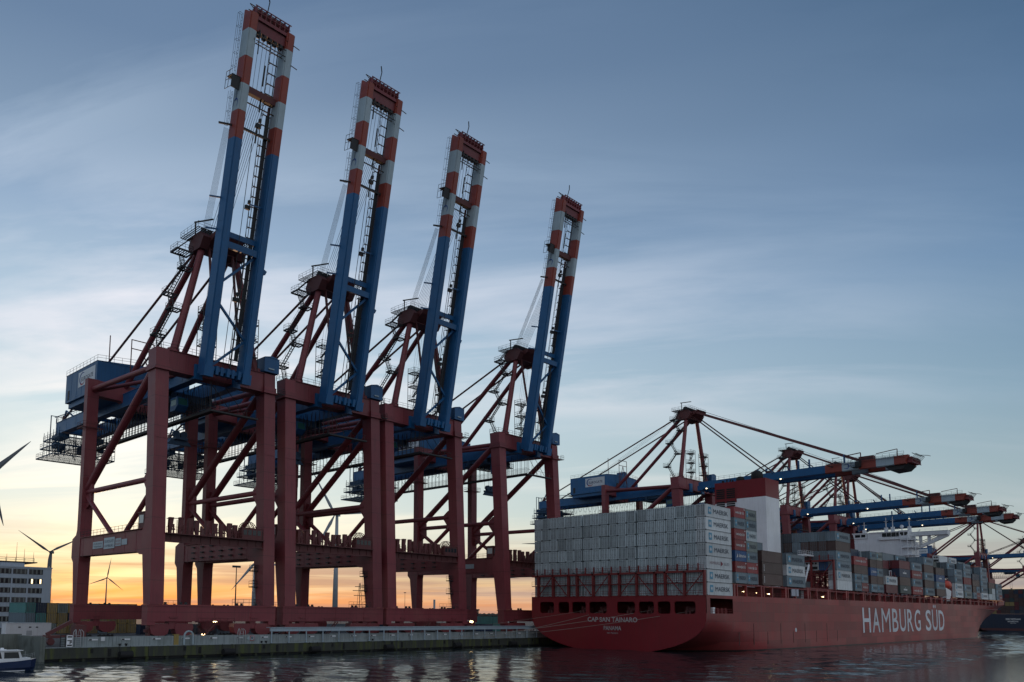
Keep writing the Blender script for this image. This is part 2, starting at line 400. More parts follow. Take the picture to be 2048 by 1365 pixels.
def cage_ladder(mb, a, b, off, mi=0):
    a = Vector(a); b = Vector(b); o = Vector(off); d = (b-a).normalized(); s_ = d.cross(o).normalized()*.28
    for k in (-1, 1): mb.tube(a+s_*k, b+s_*k, .035, 4, mi=mi, cap=False); mb.tube(a+s_*k*1.3+o, b+s_*k*1.3+o, .03, 4, mi=mi, cap=False)
    L = (b-a).length; n = int(L/.6)
    for i in range(n+1):
        q = a.lerp(b, i/n); mb.tube(q-s_, q+s_, .03, 4, mi=mi, cap=False)
        if i % 4 == 0:
            for k in (-1, 1): mb.tube(q+s_*k, q+s_*k*1.3+o, .03, 4, mi=mi, cap=False)
            mb.tube(q-s_*1.3+o, q+s_*1.3+o, .03, 4, mi=mi, cap=False)

def make_crane(raised, name='quay_crane'):
    root = empty(name, (0, 0, ZG), '', '')
    B = lambda mb, nm, mt, par=root: mb.build(nm, mt, par, dz=ZG)
    C1 = W_+LW
    # legs, waterside (leaning a little landward) and landside
    for u0 in (0., W_):
        mb = MB(); S = []
        def q(z, d0, d1, e=0): S.append(sec(u0-e, u0+LW+e, d0+lean(z), d1+lean(z), z))
        q(9.35, 0, 2.7); q(18.6, 0, 3.6); q(19.2, -.0, 4.0); q(20.2, 0, 4.0); q(23.0, 0, 3.8); q(23.8, 0, 3.1); q(25, 0, 2.8); q(40, 0, 2.9); q(52.2, 0, 3.1)
        q(57.15, 0, 3.3)
        loft(mb, S)
        mb.box((u0+.25, -.06+lean(40), 39.95), (u0+LW-.25, 0.2+lean(40), 40.15))
        lg = B(mb, 'leg', RED)
        c = MB(); c.box((u0-.35, -.45+lean(52), 52.95), (u0+LW+.35, 3.6+lean(52), 53.3)); c.box((u0-.12, -.15+lean(52), 53.3), (u0+LW+.12, 3.3+lean(53), 54.3))
        B(c, 'collar', RED, lg)
    for u0 in (0., W_):
        mb = MB(); S = []
        def q(z, d0, d1): S.append(sec(u0, u0+LW-.2, 33.85+d0, 33.85+d1, z))
        q(9.35, 0, 1.9); q(18.2, -.1, 3.0); q(19.2, -.3, 4.0); q(23.1, -.3, 4.0); q(23.9, 0, 2.1); q(25, 0, 1.65); q(45, 0, 1.75); q(57.6, .2, 1.9)
        loft(mb, S); lg = B(mb, 'leg', RED)
        c = MB(); platform(c, (u0-.9, 33.1), (u0+LW+.7, 36.4), 46.9, .18, (1, 1, 1, 1)); B(c, 'collar_platform', RED2, lg)
    # sill beams and bogies
    for v0, nm in ((0.08, 'sill_beam'), (33.95, 'sill_beam')):
        mb = MB(); mb.box((-.35, v0, 6.3), (C1+.35, v0+2.2, 9.33)); 
        mb.box((-.5, v0-.14, 9.05), (C1+.5, v0+2.35, 9.25))
        for u in (5.2, 13., 20.8): mb.box((u-.06, v0-.05, 6.35), (u+.06, v0+.02, 9.0))
        mb.box((C1-1.2, v0+.03, 5.6), (C1+.35, v0+2.15, 6.35)); mb.box((-.35, v0+.03, 5.6), (1.2, v0+2.15, 6.35))
        sb = B(mb, nm, RED)
        for u in (3.3, 22.2, 6.3, 7.3, 18., 19.): h = MB(); h.box((u-.18, v0+.5, 9.33), (u+.18, v0+.9, 9.8)); h.box((u-.28, v0+.4, 9.33), (u+.28, v0+1., 9.42)); B(h, 'deck_fitting', STEEL, sb)
        h = MB(); h.rail([(16.6, v0+.1, 9.33), (22.8, v0+.1, 9.33)], 1.2, 1.2)
        B(h, 'handrail', STEEL, sb)
        for k, uc in enumerate((4.6, 21.4)):
            b = MB()
            b.prism([(uc-.75, v0+.3, 6.9), (uc+.75, v0+.3, 6.9), (uc+.55, v0+.3, 4.9), (uc-.55, v0+.3, 4.9)], (0, 1.6, 0))
            b.prism([(uc-.8, v0-.15, 7.2), (uc+.8, v0-.15, 7.2), (uc+.8, v0-.15, 6.9), (uc-.8, v0-.15, 6.9)], (0, .4, 0))
            for s_ in (-1, 1):
                c_ = uc+s_*2.35
                b.prism([(c_-1.75, v0+.2, 5.9), (c_+1.55, v0+.2, 5.9), (c_+1.8, v0+.2, 5.2), (c_+1.5, v0+.2, 4.1), (c_+.6, v0+.2, 3.6), (c_-.6, v0+.2, 3.6), (c_-1.6, v0+.2, 4.1), (c_-1.9, v0+.2, 5.2)], (0, 1.8, 0))
            bo = B(b, 'bogie', RED, root)
            for s_ in (-1, 1):
                wl = MB(); wl.box((uc+s_*2.35-1.3, v0+.98, 2.7), (uc+s_*2.35+1.3, v0+1.12, 2.8))
                for j in (-1.3, -.45, .45, 1.3): wl.tube((uc+s_*2.35+j, v0+.8, 2.75), (uc+s_*2.35+j, v0+1.3, 2.75), .4, 12)
                B(wl, 'wheel_set', STEEL, bo)
            bu = MB(); s_ = -1 if k == 0 else 1
            bu.beam((uc+s_*4.1, v0+1.1, 4.6), (uc+s_*4.9, v0+1.1, 4.6), .5, .5, mi=0); bu.box((uc+s_*4.15-.2, v0+.5, 3.4), (uc+s_*4.15+.2, v0+1.7, 5.1))
            B(bu, 'buffer', RED2, bo)
    # access stair under the waterside sill
    mb = MB(); stair(mb, (9.2, -.35, 2.4), (13.0, -.35, 6.2), .8); 
    mb.rail([(9., -1., 5.9), (16.5, -1., 5.9)], 1., 1.5); B(mb, 'access_stair', RED2)
    t = MB(); cage_ladder(t, (W_-.05, 3.0, 9.4), (W_-.05, 3.0, 17.6), (-.5, .0, 0)); t.box((W_-.3, 2.6, 12.9), (W_+.3, 3.1, 13.0))
    for zz in (13.2, 16.4): platform(t, (W_-1.3, 2.2), (W_-.05, 3.4), zz, .2, (1, 0, 1, 1))
    B(t, 'leg_ladder', STEEL)
    # portal beams across the quay, with hauches
    for u0 in (0.12, W_+.12):
        mb = MB()
        prof = [(3.6, 23.0), (33.6, 23.15), (33.6, 19.35), (6.2, 19.05), (5.0, 18.5), (3.4, 18.4)]
        mb.prism([(u0, v+lean(21)*(1 if v < 10 else 0), z) for v, z in prof], (2.2, 0, 0))
        for v in range(7, 34, 5):
            mb.box((u0-.03, v-.04, 19.1), (u0+.05, v+.04, 23.0))
        mb.box((u0-.35, 4.5, 23.12), (u0+2.5, 33.3, 23.22))
        pb = B(mb, 'portal_beam', RED)
        h = MB(); h.rail([(u0-.3, 6., 23.2), (u0-.3, 33., 23.2)], 1.1, 1.7); B(h, 'handrail', STEEL, pb)
        if u0 > 5:
            n_ = MB()
            for v in range(9, 32, 4):
                for zz in (20., 21.2, 22.4): n_.box((u0-.5, v-.5, zz-.12), (u0-.02, v+.5, zz+.12))
            B(n_, 'cable_bracket', STEEL, pb)
    # crossbeam and gangway along the quay at portal level, with the cable reels on it
    mb = MB(); mb.box((LW, .5+lean(21), 20.95), (W_, 3.0+lean(21), 22.2)); mb.box((LW, -.35+lean(21), 22.2), (W_, 3.3+lean(21), 22.4))
    mb.box((LW, .15+lean(21), 20.7), (W_, .45+lean(21), 20.95))
    for u in range(4, 23, 2): mb.box((u-.06, .35+lean(21), 20.95), (u+.06, .5+lean(21), 22.2))
    cb = B(mb, 'portal_crossbeam', RED2)
    mb = MB(); rr = random.Random(5)
    for u in (4.0, 5.9, 7.8, 9.5, 11.2, 12.9, 14.5, 16.2, 17.7):
        t = rr.uniform(-.25, .35); hh = rr.uniform(2.5, 3.2); v = .9+lean(21)
        mb.prism([(u-.2, v, 22.4), (u+.22, v, 22.4), (u+.5+t, v, 22.4+hh), (u-.35+t, v, 22.4+hh), (u-.4+t, v, 22.4+hh*.5)], (0, .7, 0))
        mb.box((u+.9, v-.6, 22.4), (u+.98, v-.5, 24.9)); mb.box((u+.5, v+.2, 23.1), (u+1.0, v+.5, 23.4)); mb.box((u+.55, v+.1, 22.4), (u+.8, v+.3, 24.2))
    mb.beam((3.2, .9+lean(21), 25.1), (6.5, .9+lean(21), 25.4), .3, .12); mb.rail([(LW, -.3+lean(21), 22.4), (18.4, -.3+lean(21), 22.4)], 1.1, 1.5)
    B(mb, 'equipment_rack', RED2)
    mb = MB(); cu_, cv, cz = 20.6, 1.6+lean(21), 24.1
    for i in range(24):
        a = 2*PI*i/24; a2 = 2*PI*(i+1)/24
        P = lambda r, a, dv: (cu_+r*math.cos(a), cv+dv, cz+r*math.sin(a))
        for dv in (-.35, .35):
            mb.tube(P(.4, a, dv), P(1.9, a, dv), .06, 4, cap=False)
            mb.beam(P(1.9, a, dv), P(1.9, a2, dv), .1, .12)
    mb.tube((cu_, cv-.5, cz), (cu_, cv+.5, cz), .45, 14)
    B(mb, 'cable_reel', RED2)
    mb = MB(); mb.box((18.4, -.1+lean(21), 22.4), (22.9, .9+lean(21), 24.5)); mb.box((18.3, -.15+lean(21), 24.5), (23., 1.0+lean(21), 24.62))
    cab = B(mb, 'reel_cabin', RED2); g = MB()
    for k in range(4): g.box((18.7+k*1.05, -.13+lean(21), 23.2), (19.45+k*1.05, -.09+lean(21), 24.2))
    B(g, 'window', GLASS, cab)
    mb = MB(); mb.box((.3, 4.4, 23.22), (2.6, 6.9, 26.2)); mb.box((.1, 4.2, 26.2), (2.8, 7.1, 26.4))
    cab = B(mb, 'checker_cabin', RED2); g = MB(); g.box((.26, 4.8, 24.3), (.31, 6.5, 25.8)); g.box((.7, 4.37, 24.3), (2.2, 4.41, 25.8)); B(g, 'window', paint('pale_glass', (.45, .5, .52), .15, .1), cab)
    # side frames: mid strut, big diagonal, lower V, top tube
    for u in (1.25, W_+1.25):
        t = MB(); t.tube((u, 3.2+lean(32), 32.6), (u, 34.2, 33.0), .55, 12); t.prism([(u-.35, 2.6, 35.0), (u-.35, 4.2+lean(32), 34.2), (u-.35, 5.6+lean(32), 33.2), (u-.35, 5.6+lean(32), 32), (u-.35, 4.0, 28.6), (u-.35, 2.8, 28.6)], (.7, 0, 0)); B(t, 'mid_strut', RED)
        t = MB(); t.tube((u, 33.9, 33.8), (u, 4.6, 54.2), .78, 12); t.tube((u, 33.9, 31.9), (u, 20.6, 23.2), .5, 12); t.tube((u, 14.4, 23.2), (u, 3.8, 30.6), .5, 12)
        t.prism([(u-.3, 34.2, 36.4), (u-.3, 31.6, 35.6), (u-.3, 31.4, 30.6), (u-.3, 34.2, 29.2)], (.6, 0, 0)); B(t, 'diagonal_brace', RED)
        t = MB(); t.tube((u, 33.9, 55.4), (u, 5.2, 54.2), .55, 12); B(t, 'top_strut', RED)
    t = MB(); t.tube((1.6, 33.5, 55.0), (9., 5.6, 54.9), .4, 10); t.tube((W_+.9, 33.5, 55.0), (16.6, 5.6, 54.9), .4, 10); B(t, 'plan_bracing', RED)
    # top crossbeams
    mb = MB(); y0 = .35+lean(55)
    mb.box((LW, y0, 53.35), (W_, y0+2.7, 57.1)); mb.box((LW, y0-.25, 57.1), (W_, y0+2.95, 57.2)); mb.box((LW, y0-.1, 53.2), (W_, y0+2.8, 53.35))
    for u in (6.2, 11., 15., 20.): mb.box((u-.05, y0-.06, 53.35), (u+.05, y0, 57.1))
    xb = B(mb, 'crossbeam', RED)
    h = MB(); h.rail([(-.1, y0-.2, 57.2), (W_-3, y0-.2, 57.2)], 1.1, 1.5); h.rail([(-.1, y0-.3, 57.2), (-.1, y0+3, 57.2)], 1.1, 1.2); h.rail([(-.1, y0+2.9, 57.2), (W_, y0+2.9, 57.2)], 1.1, 1.5)
    B(h, 'handrail', STEEL, xb)
    mb = MB(); mb.prism([(LW-.2, 34.3, 57.55), (W_, 34.3, 57.55), (W_, 34.3, 54.2), (W_-5, 34.3, 54.0), (W_-7, 34.3, 52.3), (LW+6.8, 34.3, 52.3), (LW+4.8, 34.3, 54.0), (LW-.2, 34.3, 54.2)], (0, 2.0, 0)); B(mb, 'rear_crossbeam', RED)
    # electrical house on the far waterside corner
    mb = MB(); mb.box((W_-.3, 1.8, 57.45), (W_+3.2, 5.4, 60.5)); mb.prism([(W_-.35, 1.7, 60.5), (W_+3.25, 1.7, 60.5), (W_+1.45, 1.7, 60.9)], (0, 3.8, 0))
    eh = B(mb, 'electrical_house', BLUE); l = MB(); l.box((W_+.6, 1.55, 58.0), (W_+1.9, 1.78, 58.25)); B(l, 'name_strip', WHITE, eh)
    h = MB(); platform(h, (W_+2.6, 1.), (W_+4.1, 4.6), 53.2, .12, (1, 1, 1, 0)); B(h, 'corner_platform', STEEL)
    # main girders with rails and rear end
    for u0 in (7.8, 16.1):
        mb = MB(); mb.box((u0, 2.0, 52.75), (u0+1.6, 74.0, 55.5)); mb.box((u0-.12, 1.9, 52.55), (u0+1.72, 74.1, 52.75)); mb.box((u0-.12, 5.3, 55.5), (u0+1.72, 74.1, 55.62))
        for v in range(7, 74, 6): mb.box((u0-.03, v-.05, 52.75), (u0, v+.05, 55.5))
        mg = B(mb, 'main_girder', BLUE)
        h = MB(); h.rail([(u0-.1 if u0 < 10 else u0+1.7, 37, 55.62), (u0-.1 if u0 < 10 else u0+1.7, 74, 55.62)], 1.1, 1.7); B(h, 'handrail', STEEL, mg)
    mb = MB(); mb.box((9.4, 72.2, 53.2), (16.1, 73.9, 55.2)); B(mb, 'girder_tie', BLUE)
    for v in (10, 22, 46, 58, 66): mb = MB(); mb.box((9.4, v, 54.4), (16.1, v+.5, 55.1)); mb.box((9.4, v-.1, 55.1), (16.1, v+.6, 55.2)); B(mb, 'girder_tie', BLUE)
    mb = MB()
    mb.box((7.2, 69.5, 51.2), (9.6, 75., 52.3)); mb.box((16.2, 69.5, 51.2), (18.2, 75., 52.3)); 
    for u in (6.6, 8., 10.2, 13., 15.6, 18.4):
        mb.box((u-.1, 74.3, 47.5), (u+.1, 74.5, 57.5 if u < 12 else 54)); mb.box((u-.08, 68., 46.2), (u+.08, 68.2, 52))
    mb.beam((6.6, 74.4, 57.4), (10.2, 74.4, 57.4), .15, .15); mb.beam((7.2, 73.5, 56.9), (9., 65., 57.5), .15, .15); mb.beam((9., 65, 57.5), (9., 58., 56.9), .15, .15)
    for zz in (50.6, 48.6, 46.1):
        e = (51-zz)*.25; platform(mb, (5.2-e, 64.), (19., 74.5+e), zz, .3, (1, 1, 1, 1))
    for u in (5.2, 19.):
        for v in (64., 66, 68, 70., 72, 74.5):
            mb.beam((u, v, 46.1), (u, v, 52.6), .1, .1)
    rr = random.Random(9)
    for k in range(16): mb.tube((rr.uniform(6, 18), rr.uniform(67, 76.5), 46.5), (rr.uniform(6, 18), rr.uniform(67, 76.5), 51.5), .06, 4)
    for k in range(7): a = rr.uniform(6, 17); b = rr.uniform(68, 75); mb.box((a, b, 48.7), (a+1.2, b+1.2, 50.2))
    B(mb, 'rear_platform', STEELB)
    mb = MB(); mb.tube((9., 74, 53.5), (9., 71, 58.5), .25, 6); mb.tube((9.,71,58.5),(9.,64.5,55.6),.2,6); B(mb, 'sheave_post', BLUE)
    # maintenance walkway slung below the left girder
    mb = MB(); u0, u1 = 11.0, 12.2; zb = 47.1
    mb.box((u0, 1.5, zb-.25), (u1, 66.5, zb-.1)); mb.box((u0-.05, 1.5, zb-.4), (u0+.1, 66.5, zb+.1)); mb.box((u1-.1, 1.5, zb-.4), (u1+.05, 66.5, zb+.1))
    mb.box((u0, 1.0, zb-.4), (21.5, 2.0, zb-.1))
    v = 1.8
    while v < 66.6:
        for uu in (u0, u1): mb.tube((uu, v, zb), (uu, v, 52.6), .07, 4, cap=False)
        v += 1.55
    for zz in (zb+.55, zb+1.1, zb+1.6): mb.tube((u0, 1.5, zz), (u0, 66.5, zz), .035, 4, cap=False); mb.tube((u1, 1.5, zz), (u1, 66.5, zz), .035, 4, cap=False)
    for i in range(6): mb.tube((u0+2*i, 1.3, zb), (u0+2*i, 1.3, zb+1.1 if i > 2 else 52.5-i*1.5), .06, 4, cap=False)
    mb.tube((u0, 1.3, zb+1.1), (21.5, 1.3, zb+1.1), .04, 4, cap=False); mb.tube((u0, 1.3, 52), (15.5, 1.3, zb+.2), .08, 4); mb.tube((u0+3, 1.3, 52), (18.5, 1.3, zb+.2), .08, 4)
    wk = B(mb, 'maintenance_walkway', STEEL)
    mb = MB(); rr = random.Random(2); v = 6.
    while v < 60:                                              # festoon cable loops
        d = rr.uniform(2.2, 3.4); L = rr.uniform(1.8, 2.6); pts = [(9.9, v+L*i/6, 52.4-d*math.sin(PI*i/6)) for i in range(7)]
        mb.line(pts, .055, 4); v += L
    B(mb, 'festoon_cable', BLACK)
    # trolley with driver's cabin and hoist block
    mb = MB(); mb.box((7.6, 13.5, 51.2), (18, 14.3, 52.5)); mb.box((7.6, 20.2, 51.2), (18, 21, 52.5)); mb.box((8, 13.5, 51.5), (9, 21, 52.5)); mb.box((16.6, 13.5, 51.5), (17.6, 21, 52.5))
    platform(mb, (7, 12.5), (18.4, 22), 50.9, .15, (1, 1, 1, 1)); mb.box((10, 15, 51), (12, 19, 52.2)); mb.box((14, 15.5, 51), (15.5, 18.5, 52.4))
    tr = B(mb, 'trolley', STEELB)
    mb = MB(); mb.prism([(8.2, 9.6, 50.6), (8.2, 12.4, 50.6), (8.2, 12.4, 47.9), (8.2, 10.6, 47.9), (8.2, 9.3, 48.9)], (2.3, 0, 0)); cb_ = B(mb, 'driver_cabin', BLUE)
    g = MB(); g.box((8.16, 9.9, 48.9), (8.2, 12., 50.2)); g.face([(8.4, 9.27, 49.0), (10.3, 9.27, 49.0), (10.3, 9.56, 50.4), (8.4, 9.56, 50.4)]); B(g, 'window', paint('green_glass', (.03, .12, .11), .1, .1), cb_)
    mb = MB(); zz = 35.5 if not raised else 43.5
    mb.box((11.4, 16, zz), (14.2, 18, zz+.5)); mb.tube((12., 16.6, zz+1.2), (12., 17.4, zz+1.2), .75, 12); mb.tube((13.6, 16.6, zz+1.2), (13.6, 17.4, zz+1.2), .75, 12); mb.prism([(11, 16.8, zz), (14.6, 16.8, zz), (15.4, 16.8, zz-1), (10.2, 16.8, zz-1)], (0, .5, 0))
    for a, b in ((11.6, 16.3), (14., 16.3), (11.6, 17.8), (14., 17.8)): mb.tube((a, b, zz+1), (a, b, 51.), .05, 4, cap=False)
    B(mb, 'headblock', STEELB)
    # machinery house
    u0, u1, v0, v1, z0, z1 = 2.0, 23.6, 34.7, 52.4, 57.7, 62.1
    mb = MB(); mb.box((u0, v0, z0-2.1), (u1, v1, z1)); mb.prism([(u0-.1, v0-.1, z1), (u1+.1, v0-.1, z1), ((u0+u1)/2, v0-.1, z1+.9)], (0, v1-v0+.2, 0))
    mb.box((u0+.6, v0+.5, z0-3.3), (u1-.6, v1-.5, z0-2.1))
    for v in range(37, 52, 3): mb.box((u0-.03, v-.04, z0-2), (u0, v+.04, z1))
    for u in range(5, 23, 3): mb.box((u-.04, v0-.03, z0-2), (u+.04, v0, z1))
    mh = B(mb, 'machinery_house', BLUE)
    h = MB(); h.rail([(u0, v1, z1+.05), (u0, v0, z1+.05), ((u0+u1)/2, v0, z1+.95), (u1, v0, z1+.05)], 1.2, 1.9); h.rail([(u1, v0, z1), (u1, v1, z1)], 1.2, 1.9)
    platform(h, (u0+2, v1), (u0+5, v1+3.2), z0-1.9, .12, (1, 1, 1, 1)); B(h, 'roof_railing', STEEL, mh)
    p_ = MB(); p_.box((u0-.06, 35.6, 57.9), (u0-.032, 44.9, 61.3)); B(p_, 'name_panel', paint('name_panel_white', (.62, .66, .70), .5, .2), mh)
    l = MB(); cy, cz = 42.6, 59.6
    for i in range(20):
        a, b = 2*PI*i/26+.9, 2*PI*(i+1)/26+.9; w0 = .10+.30*math.sin(PI*i/20); w1 = .10+.30*math.sin(PI*(i+1)/20)
        P = lambda r, a: (u0-.075, cy-r*math.cos(a)*1.15, cz+r*math.sin(a))
        l.face([P(1.45, a), P(1.45, b), P(1.45-w1, b), P(1.45-w0, a)], 0 if i < 13 else 1)
    B(l, 'emblem', [plain('emblem_blue', (.01, .05, .25)), plain('emblem_red', (.35, .01, .02))], mh)
    put_text('EUROGATE', 6.6, .95, (u0-.075, 43.2, 59.0-ZG), FACE_S, plain('sign_dark', (.02, .03, .08)), mh, bold=.01)
    d_ = MB(); d_.box((u0-.05, 50.0, z0-1.6), (u0-.01, 51., z0+.6)); d_.box((8.5, v0-.05, 58.2), (11, v0-.01, 59.4)); B(d_, 'louvre', STEEL, mh)
    s_ = MB(); s_.box((15.8, 36.5, z1+.3), (18.6, 39.5, z1+2.4)); s_.prism([(15.7, 36.4, z1+2.4), (18.7, 36.4, z1+2.4), (17.2, 36.4, z1+2.9)], (0, 3.2, 0)); B(s_, 'roof_vent_house', BLUE, mh)
    g_ = MB()
    for a, b in (((5, 36, z1), (5, 36, z1+6.6)), ((14, 33.5, 57), (14, 33.5, 68.2)), ((8.8, 33.5, 57), (8.8, 33.5, 68.2)), ((8.8, 33.5, 68.1), (14, 33.5, 68.1)), ((8.8, 33.5, 66.1), (14, 33.5, 66.1)), ((11.4, 33.5, 66), (14, 33.5, 59)), ((11.4, 33.5, 66), (9, 33.5, 59))): g_.tube(a, b, .12, 5)
    B(g_, 'rope_gantry', RED2)
    # A-frame
    t = MB(); ya = 3.6
    for sgn, ub, ut in ((0, 4.0, 9.2), (1, 21.9, 16.7)):
        t = MB(); t.tube((ub, ya, 57.1), (ut, ya+.2, 80.), .8, 12, .66); t.tube((ub, ya, 57.1), (ub, ya, 57.9), 1.15, 12); B(t, 'front_post', RED)
    for ub, ut in ((8.4, 9.8), (17.5, 16.1)):
        t = MB(); t.tube((ub, 34.6, 57.3), (ut, 6.4, 80.), .62, 12); B(t, 'rear_leg', RED)
    for ub in (8.8, 17.0):
        t = MB(); t.tube((ub, 72, 56.2), (9.8 if ub < 10 else 16.1, 7.2, 80.8), .26, 8)
        t.beam((ub, 72.6, 55), (ub, 71.4, 57), .5, 1.2); B(t, 'backstay', RED2)
    mb = MB()
    mb.prism([(8.0, 2.6, 79.2), (8.0, 6.6, 79.2), (8.0, 7.4, 80.6), (8.0, 6.2, 82.6), (8.0, 2.8, 82.6), (8.0, 1.2, 81.2)], (1.8, 0, 0)); mb.prism([(16.0, 2.6, 79.2), (16.0, 6.6, 79.2), (16.0, 7.4, 80.6), (16.0, 6.2, 82.6), (16.0, 2.8, 82.6), (16.0, 1.2, 81.2)], (1.8, 0, 0))
    mb.box((9.7, 2.8, 79.6), (16.1, 6.2, 82.2)); mb.prism([(9.7, 2.8, 81.9), (9.7, 2.8, 79.8), (9.7, .2, 81.2), (9.7, -.6, 82.2)], (6.4, 0, 0))
    hd = B(mb, 'apex_head', RED2)
    t = MB()
    for k in range(6): t.tube((9.2+k*1.3, 4.2, 83.1), (9.7+k*1.3, 4.2, 83.1), 1.0, 14)
    B(t, 'sheave', STEEL, hd)
    t = MB(); platform(t, (6.8, 1.2), (19, 8.4), 82.65, .12, (1, 1, 1, 1)); platform(t, (4.6, 5.2), (8., 8.0), 79., .35, (1, 1, 1, 1)); stair(t, (5.0, 6.2, 79.1), (8.4, 6.2, 82.6), .8)
    t.beam((8.2, 5, 82.6), (8.2, 5, 85.4), .2, .2); t.beam((8.2, 5.6, 85.4), (10.6, 2.4, 85.8), .2, .25)
    t.rail([(12.6, 7.6, 82.7), (12.6, 10.8, 82.7)], 1., 1.)
    B(t, 'apex_platform', STEEL, hd)
    # stairs winding up the near post
    t = MB(); zz = 57.3; side = 0; n_ = 0
    while zz < 78.2:
        f = (zz-57.1)/22.9; uc = 4.0+5.2*f-2.2
        nz = min(zz+4.4, 79.)
        f2 = (nz-57.1)/22.9; uc2 = 4.0+5.2*f2-2.2
        if n_ % 2 == 0: stair(t, (uc, 4.9, zz), (uc2, 7.9, nz), .8)
        else: stair(t, (uc, 7.9, zz), (uc2, 4.9, nz), .8)
        pv = 7.6 if n_ % 2 == 0 else 3.6
        if nz < 78.8: platform(t, (uc2-.9, pv), (uc2+1.5, pv+1.9), nz, .3, (1, 1, 1, 1))
        zz = nz; n_ += 1
    B(t, 'post_stair', STEEL)
    for uc, vv in ((9.2, 2.2), (18.6, 2.2)):
        t = MB()
        for k in range(3):
            platform(t, (uc, vv), (uc+3., vv+2.2), 60.+3.4*k, .18, (1, 1, 1, 1))
        for a in (0, 3.):
            for b in (0, 2.2): t.tube((uc+a, vv+b, 57.2), (uc+a, vv+b, 68.), .09, 4, cap=False)
        for k in range(3): stair(t, (uc+.3, vv+.6, 57.2+3.4*k), (uc+2.7, vv+.6, 60.5+3.4*k), .6)
        B(t, 'hinge_tower', STEEL)
    # ---------------- boom: laid out along s (from hinge), n (its upper side), u
    th = math.atan2(67.3, 12.5) if raised else R(0.6)
    ds = Vector((0, -math.cos(th), math.sin(th))); dn = Vector((0, math.sin(th), math.cos(th))); H = Vector((0, -1.3, 53.0))
    fx = lambda p: Vector((p.x, 0, 0))+H+ds*p.y+dn*p.z          # builder coords (u, s, n)
    BB = lambda mb, nm, mt, par=root: mb.xf(fx).build(nm, mt, par, dz=ZG)
    L = 68.3; cuts = [(0, 44.7, 0), (44.7, 49.9, 1), (49.9, 54.9, 2), (54.9, 60., 1), (60., 65.1, 2), (65.1, L, 1)]
    for u0 in (7.8, 16.0):
        mb = MB()
        for a, b, mi in cuts: mb.box((u0, a, 0), (u0+1.7, b, 2.45), mi); 
        for a in range(5, 44, 6): mb.box((u0-.03, a, .1), (u0, a+.1, 2.35), 0)
        [mb.box((u0+.25, a, -.16), (u0+1.45, b-.01, -.003), mi) for a, b, mi in cuts]
        mb.prism([(u0, L, 2.45), (u0, L, .6), (u0, L+.7, 1.9), (u0, L+.8, 2.45)], (1.7, 0, 0), 1)
        mb.box((u0-.12, -.4, -.5), (u0+1.82, 1.6, 1.2), 0)
        bg_ = BB(mb, 'boom_girder', [BLUE, ORANGE, WHITE])
        if u0 < 10:                                              # emblem on the pale band
            l = MB()
            for i in range(20):
                a, b = 2*PI*i/26+.9, 2*PI*(i+1)/26+.9; w0 = .08+.16*math.sin(PI*i/20); w1 = .08+.16*math.sin(PI*(i+1)/20)
                P = lambda r, a: (u0-.03, 51.3-r*math.cos(a)*1.1, 1.25+r*math.sin(a))
                l.face([P(.8, a), P(.8, b), P(.8-w1, b), P(.8-w0, a)])
            l.xf(fx).build('emblem', plain('emblem_blue', (.01, .05, .25)), bg_, dz=ZG)
            me = text_mesh('EUROGATE', 2.9, .42, bold=.01)
            me.transform(Matrix(((0, 0, -1, u0-.03), (1, 0, 0, 51.7), (0, 1, 0, 1.05), (0, 0, 0, 1))))
            for v_ in me.vertices:
                q_ = fx(v_.co); v_.co = (q_.x, q_.y, q_.z-ZG)
            me.materials.append(plain('sign_dark', (.02, .03, .08))); o_ = bpy.data.objects.new('lettering', me); COL.objects.link(o_); o_.parent = bg_
    def tie(s0, s1, n0, n1, mt, nm='boom_tie'):
        mb = MB(); mb.box((9.5, s0, n0), (16., s1, n1)); return BB(mb, nm, mt)
    tie(26.8, 27.8, 1.6, 2.3, BLUE); tie(24.4, 25.6, .3, 1.2, BLUE); tie(54.2, 55.4, 1.0, 2.2, RED2); tie(47.3, 47.7, 1.2, 1.6, STEEL); tie(52.3, 52.5, 1.2, 1.4, STEEL); tie(65.6, 67.4, .5, 2.2, RED, 'tip_crossbeam')
    mb = MB()
    for (ua, sa), (ub, sb) in (((16, 24.5), (9.5, 17.8)), ((9.5, 14.), (16, 8.2)), ((16, 7.8), (9.5, 1.6))): mb.beam((ua, sa, 1.2), (ub, sb, 1.2), .42, .42)
    mb.beam((9.5, 1., 1.6), (16., 1., 1.6), .5, .8); mb.beam((9.5, 1.2, .1), (16., 1.2, .1), .7, .5)
    for k in range(5): mb.box((10+k*1.2, .2, -.6+.3*(k % 2)), (10.6+k*1.2, 1.8, 1.9))
    BB(mb, 'boom_bracing', BLUE)
    mb = MB(); mb.box((9.0, 67.4, 1.2), (16.6, 69.9, 1.45)); mb.box((9.55, 67.4, 0.4), (15.9, 68.2, 1.2)); 
    tp = BB(mb, 'tip_panel', RED2); mb = MB(); mb.box((8.9, 67.5, .15), (16.7, 68.1, .3))
    for k in range(8): mb.box((9.1+k*1.04, 67.6, .3), (9.25+k*1.04, 69.9, 1.2)); mb.box((9.1+k*1.04, 67.4, 1.45), (9.25+k*1.04, 69.8, 1.95))
    mb.beam((8.8, 69.85, .25), (16.8, 69.85, .25), .16, .16); mb.beam((8.9, 68.9, .3), (16.7, 68.9, .3), .1, .1); BB(mb, 'tip_rib', RED)
    mb = MB()
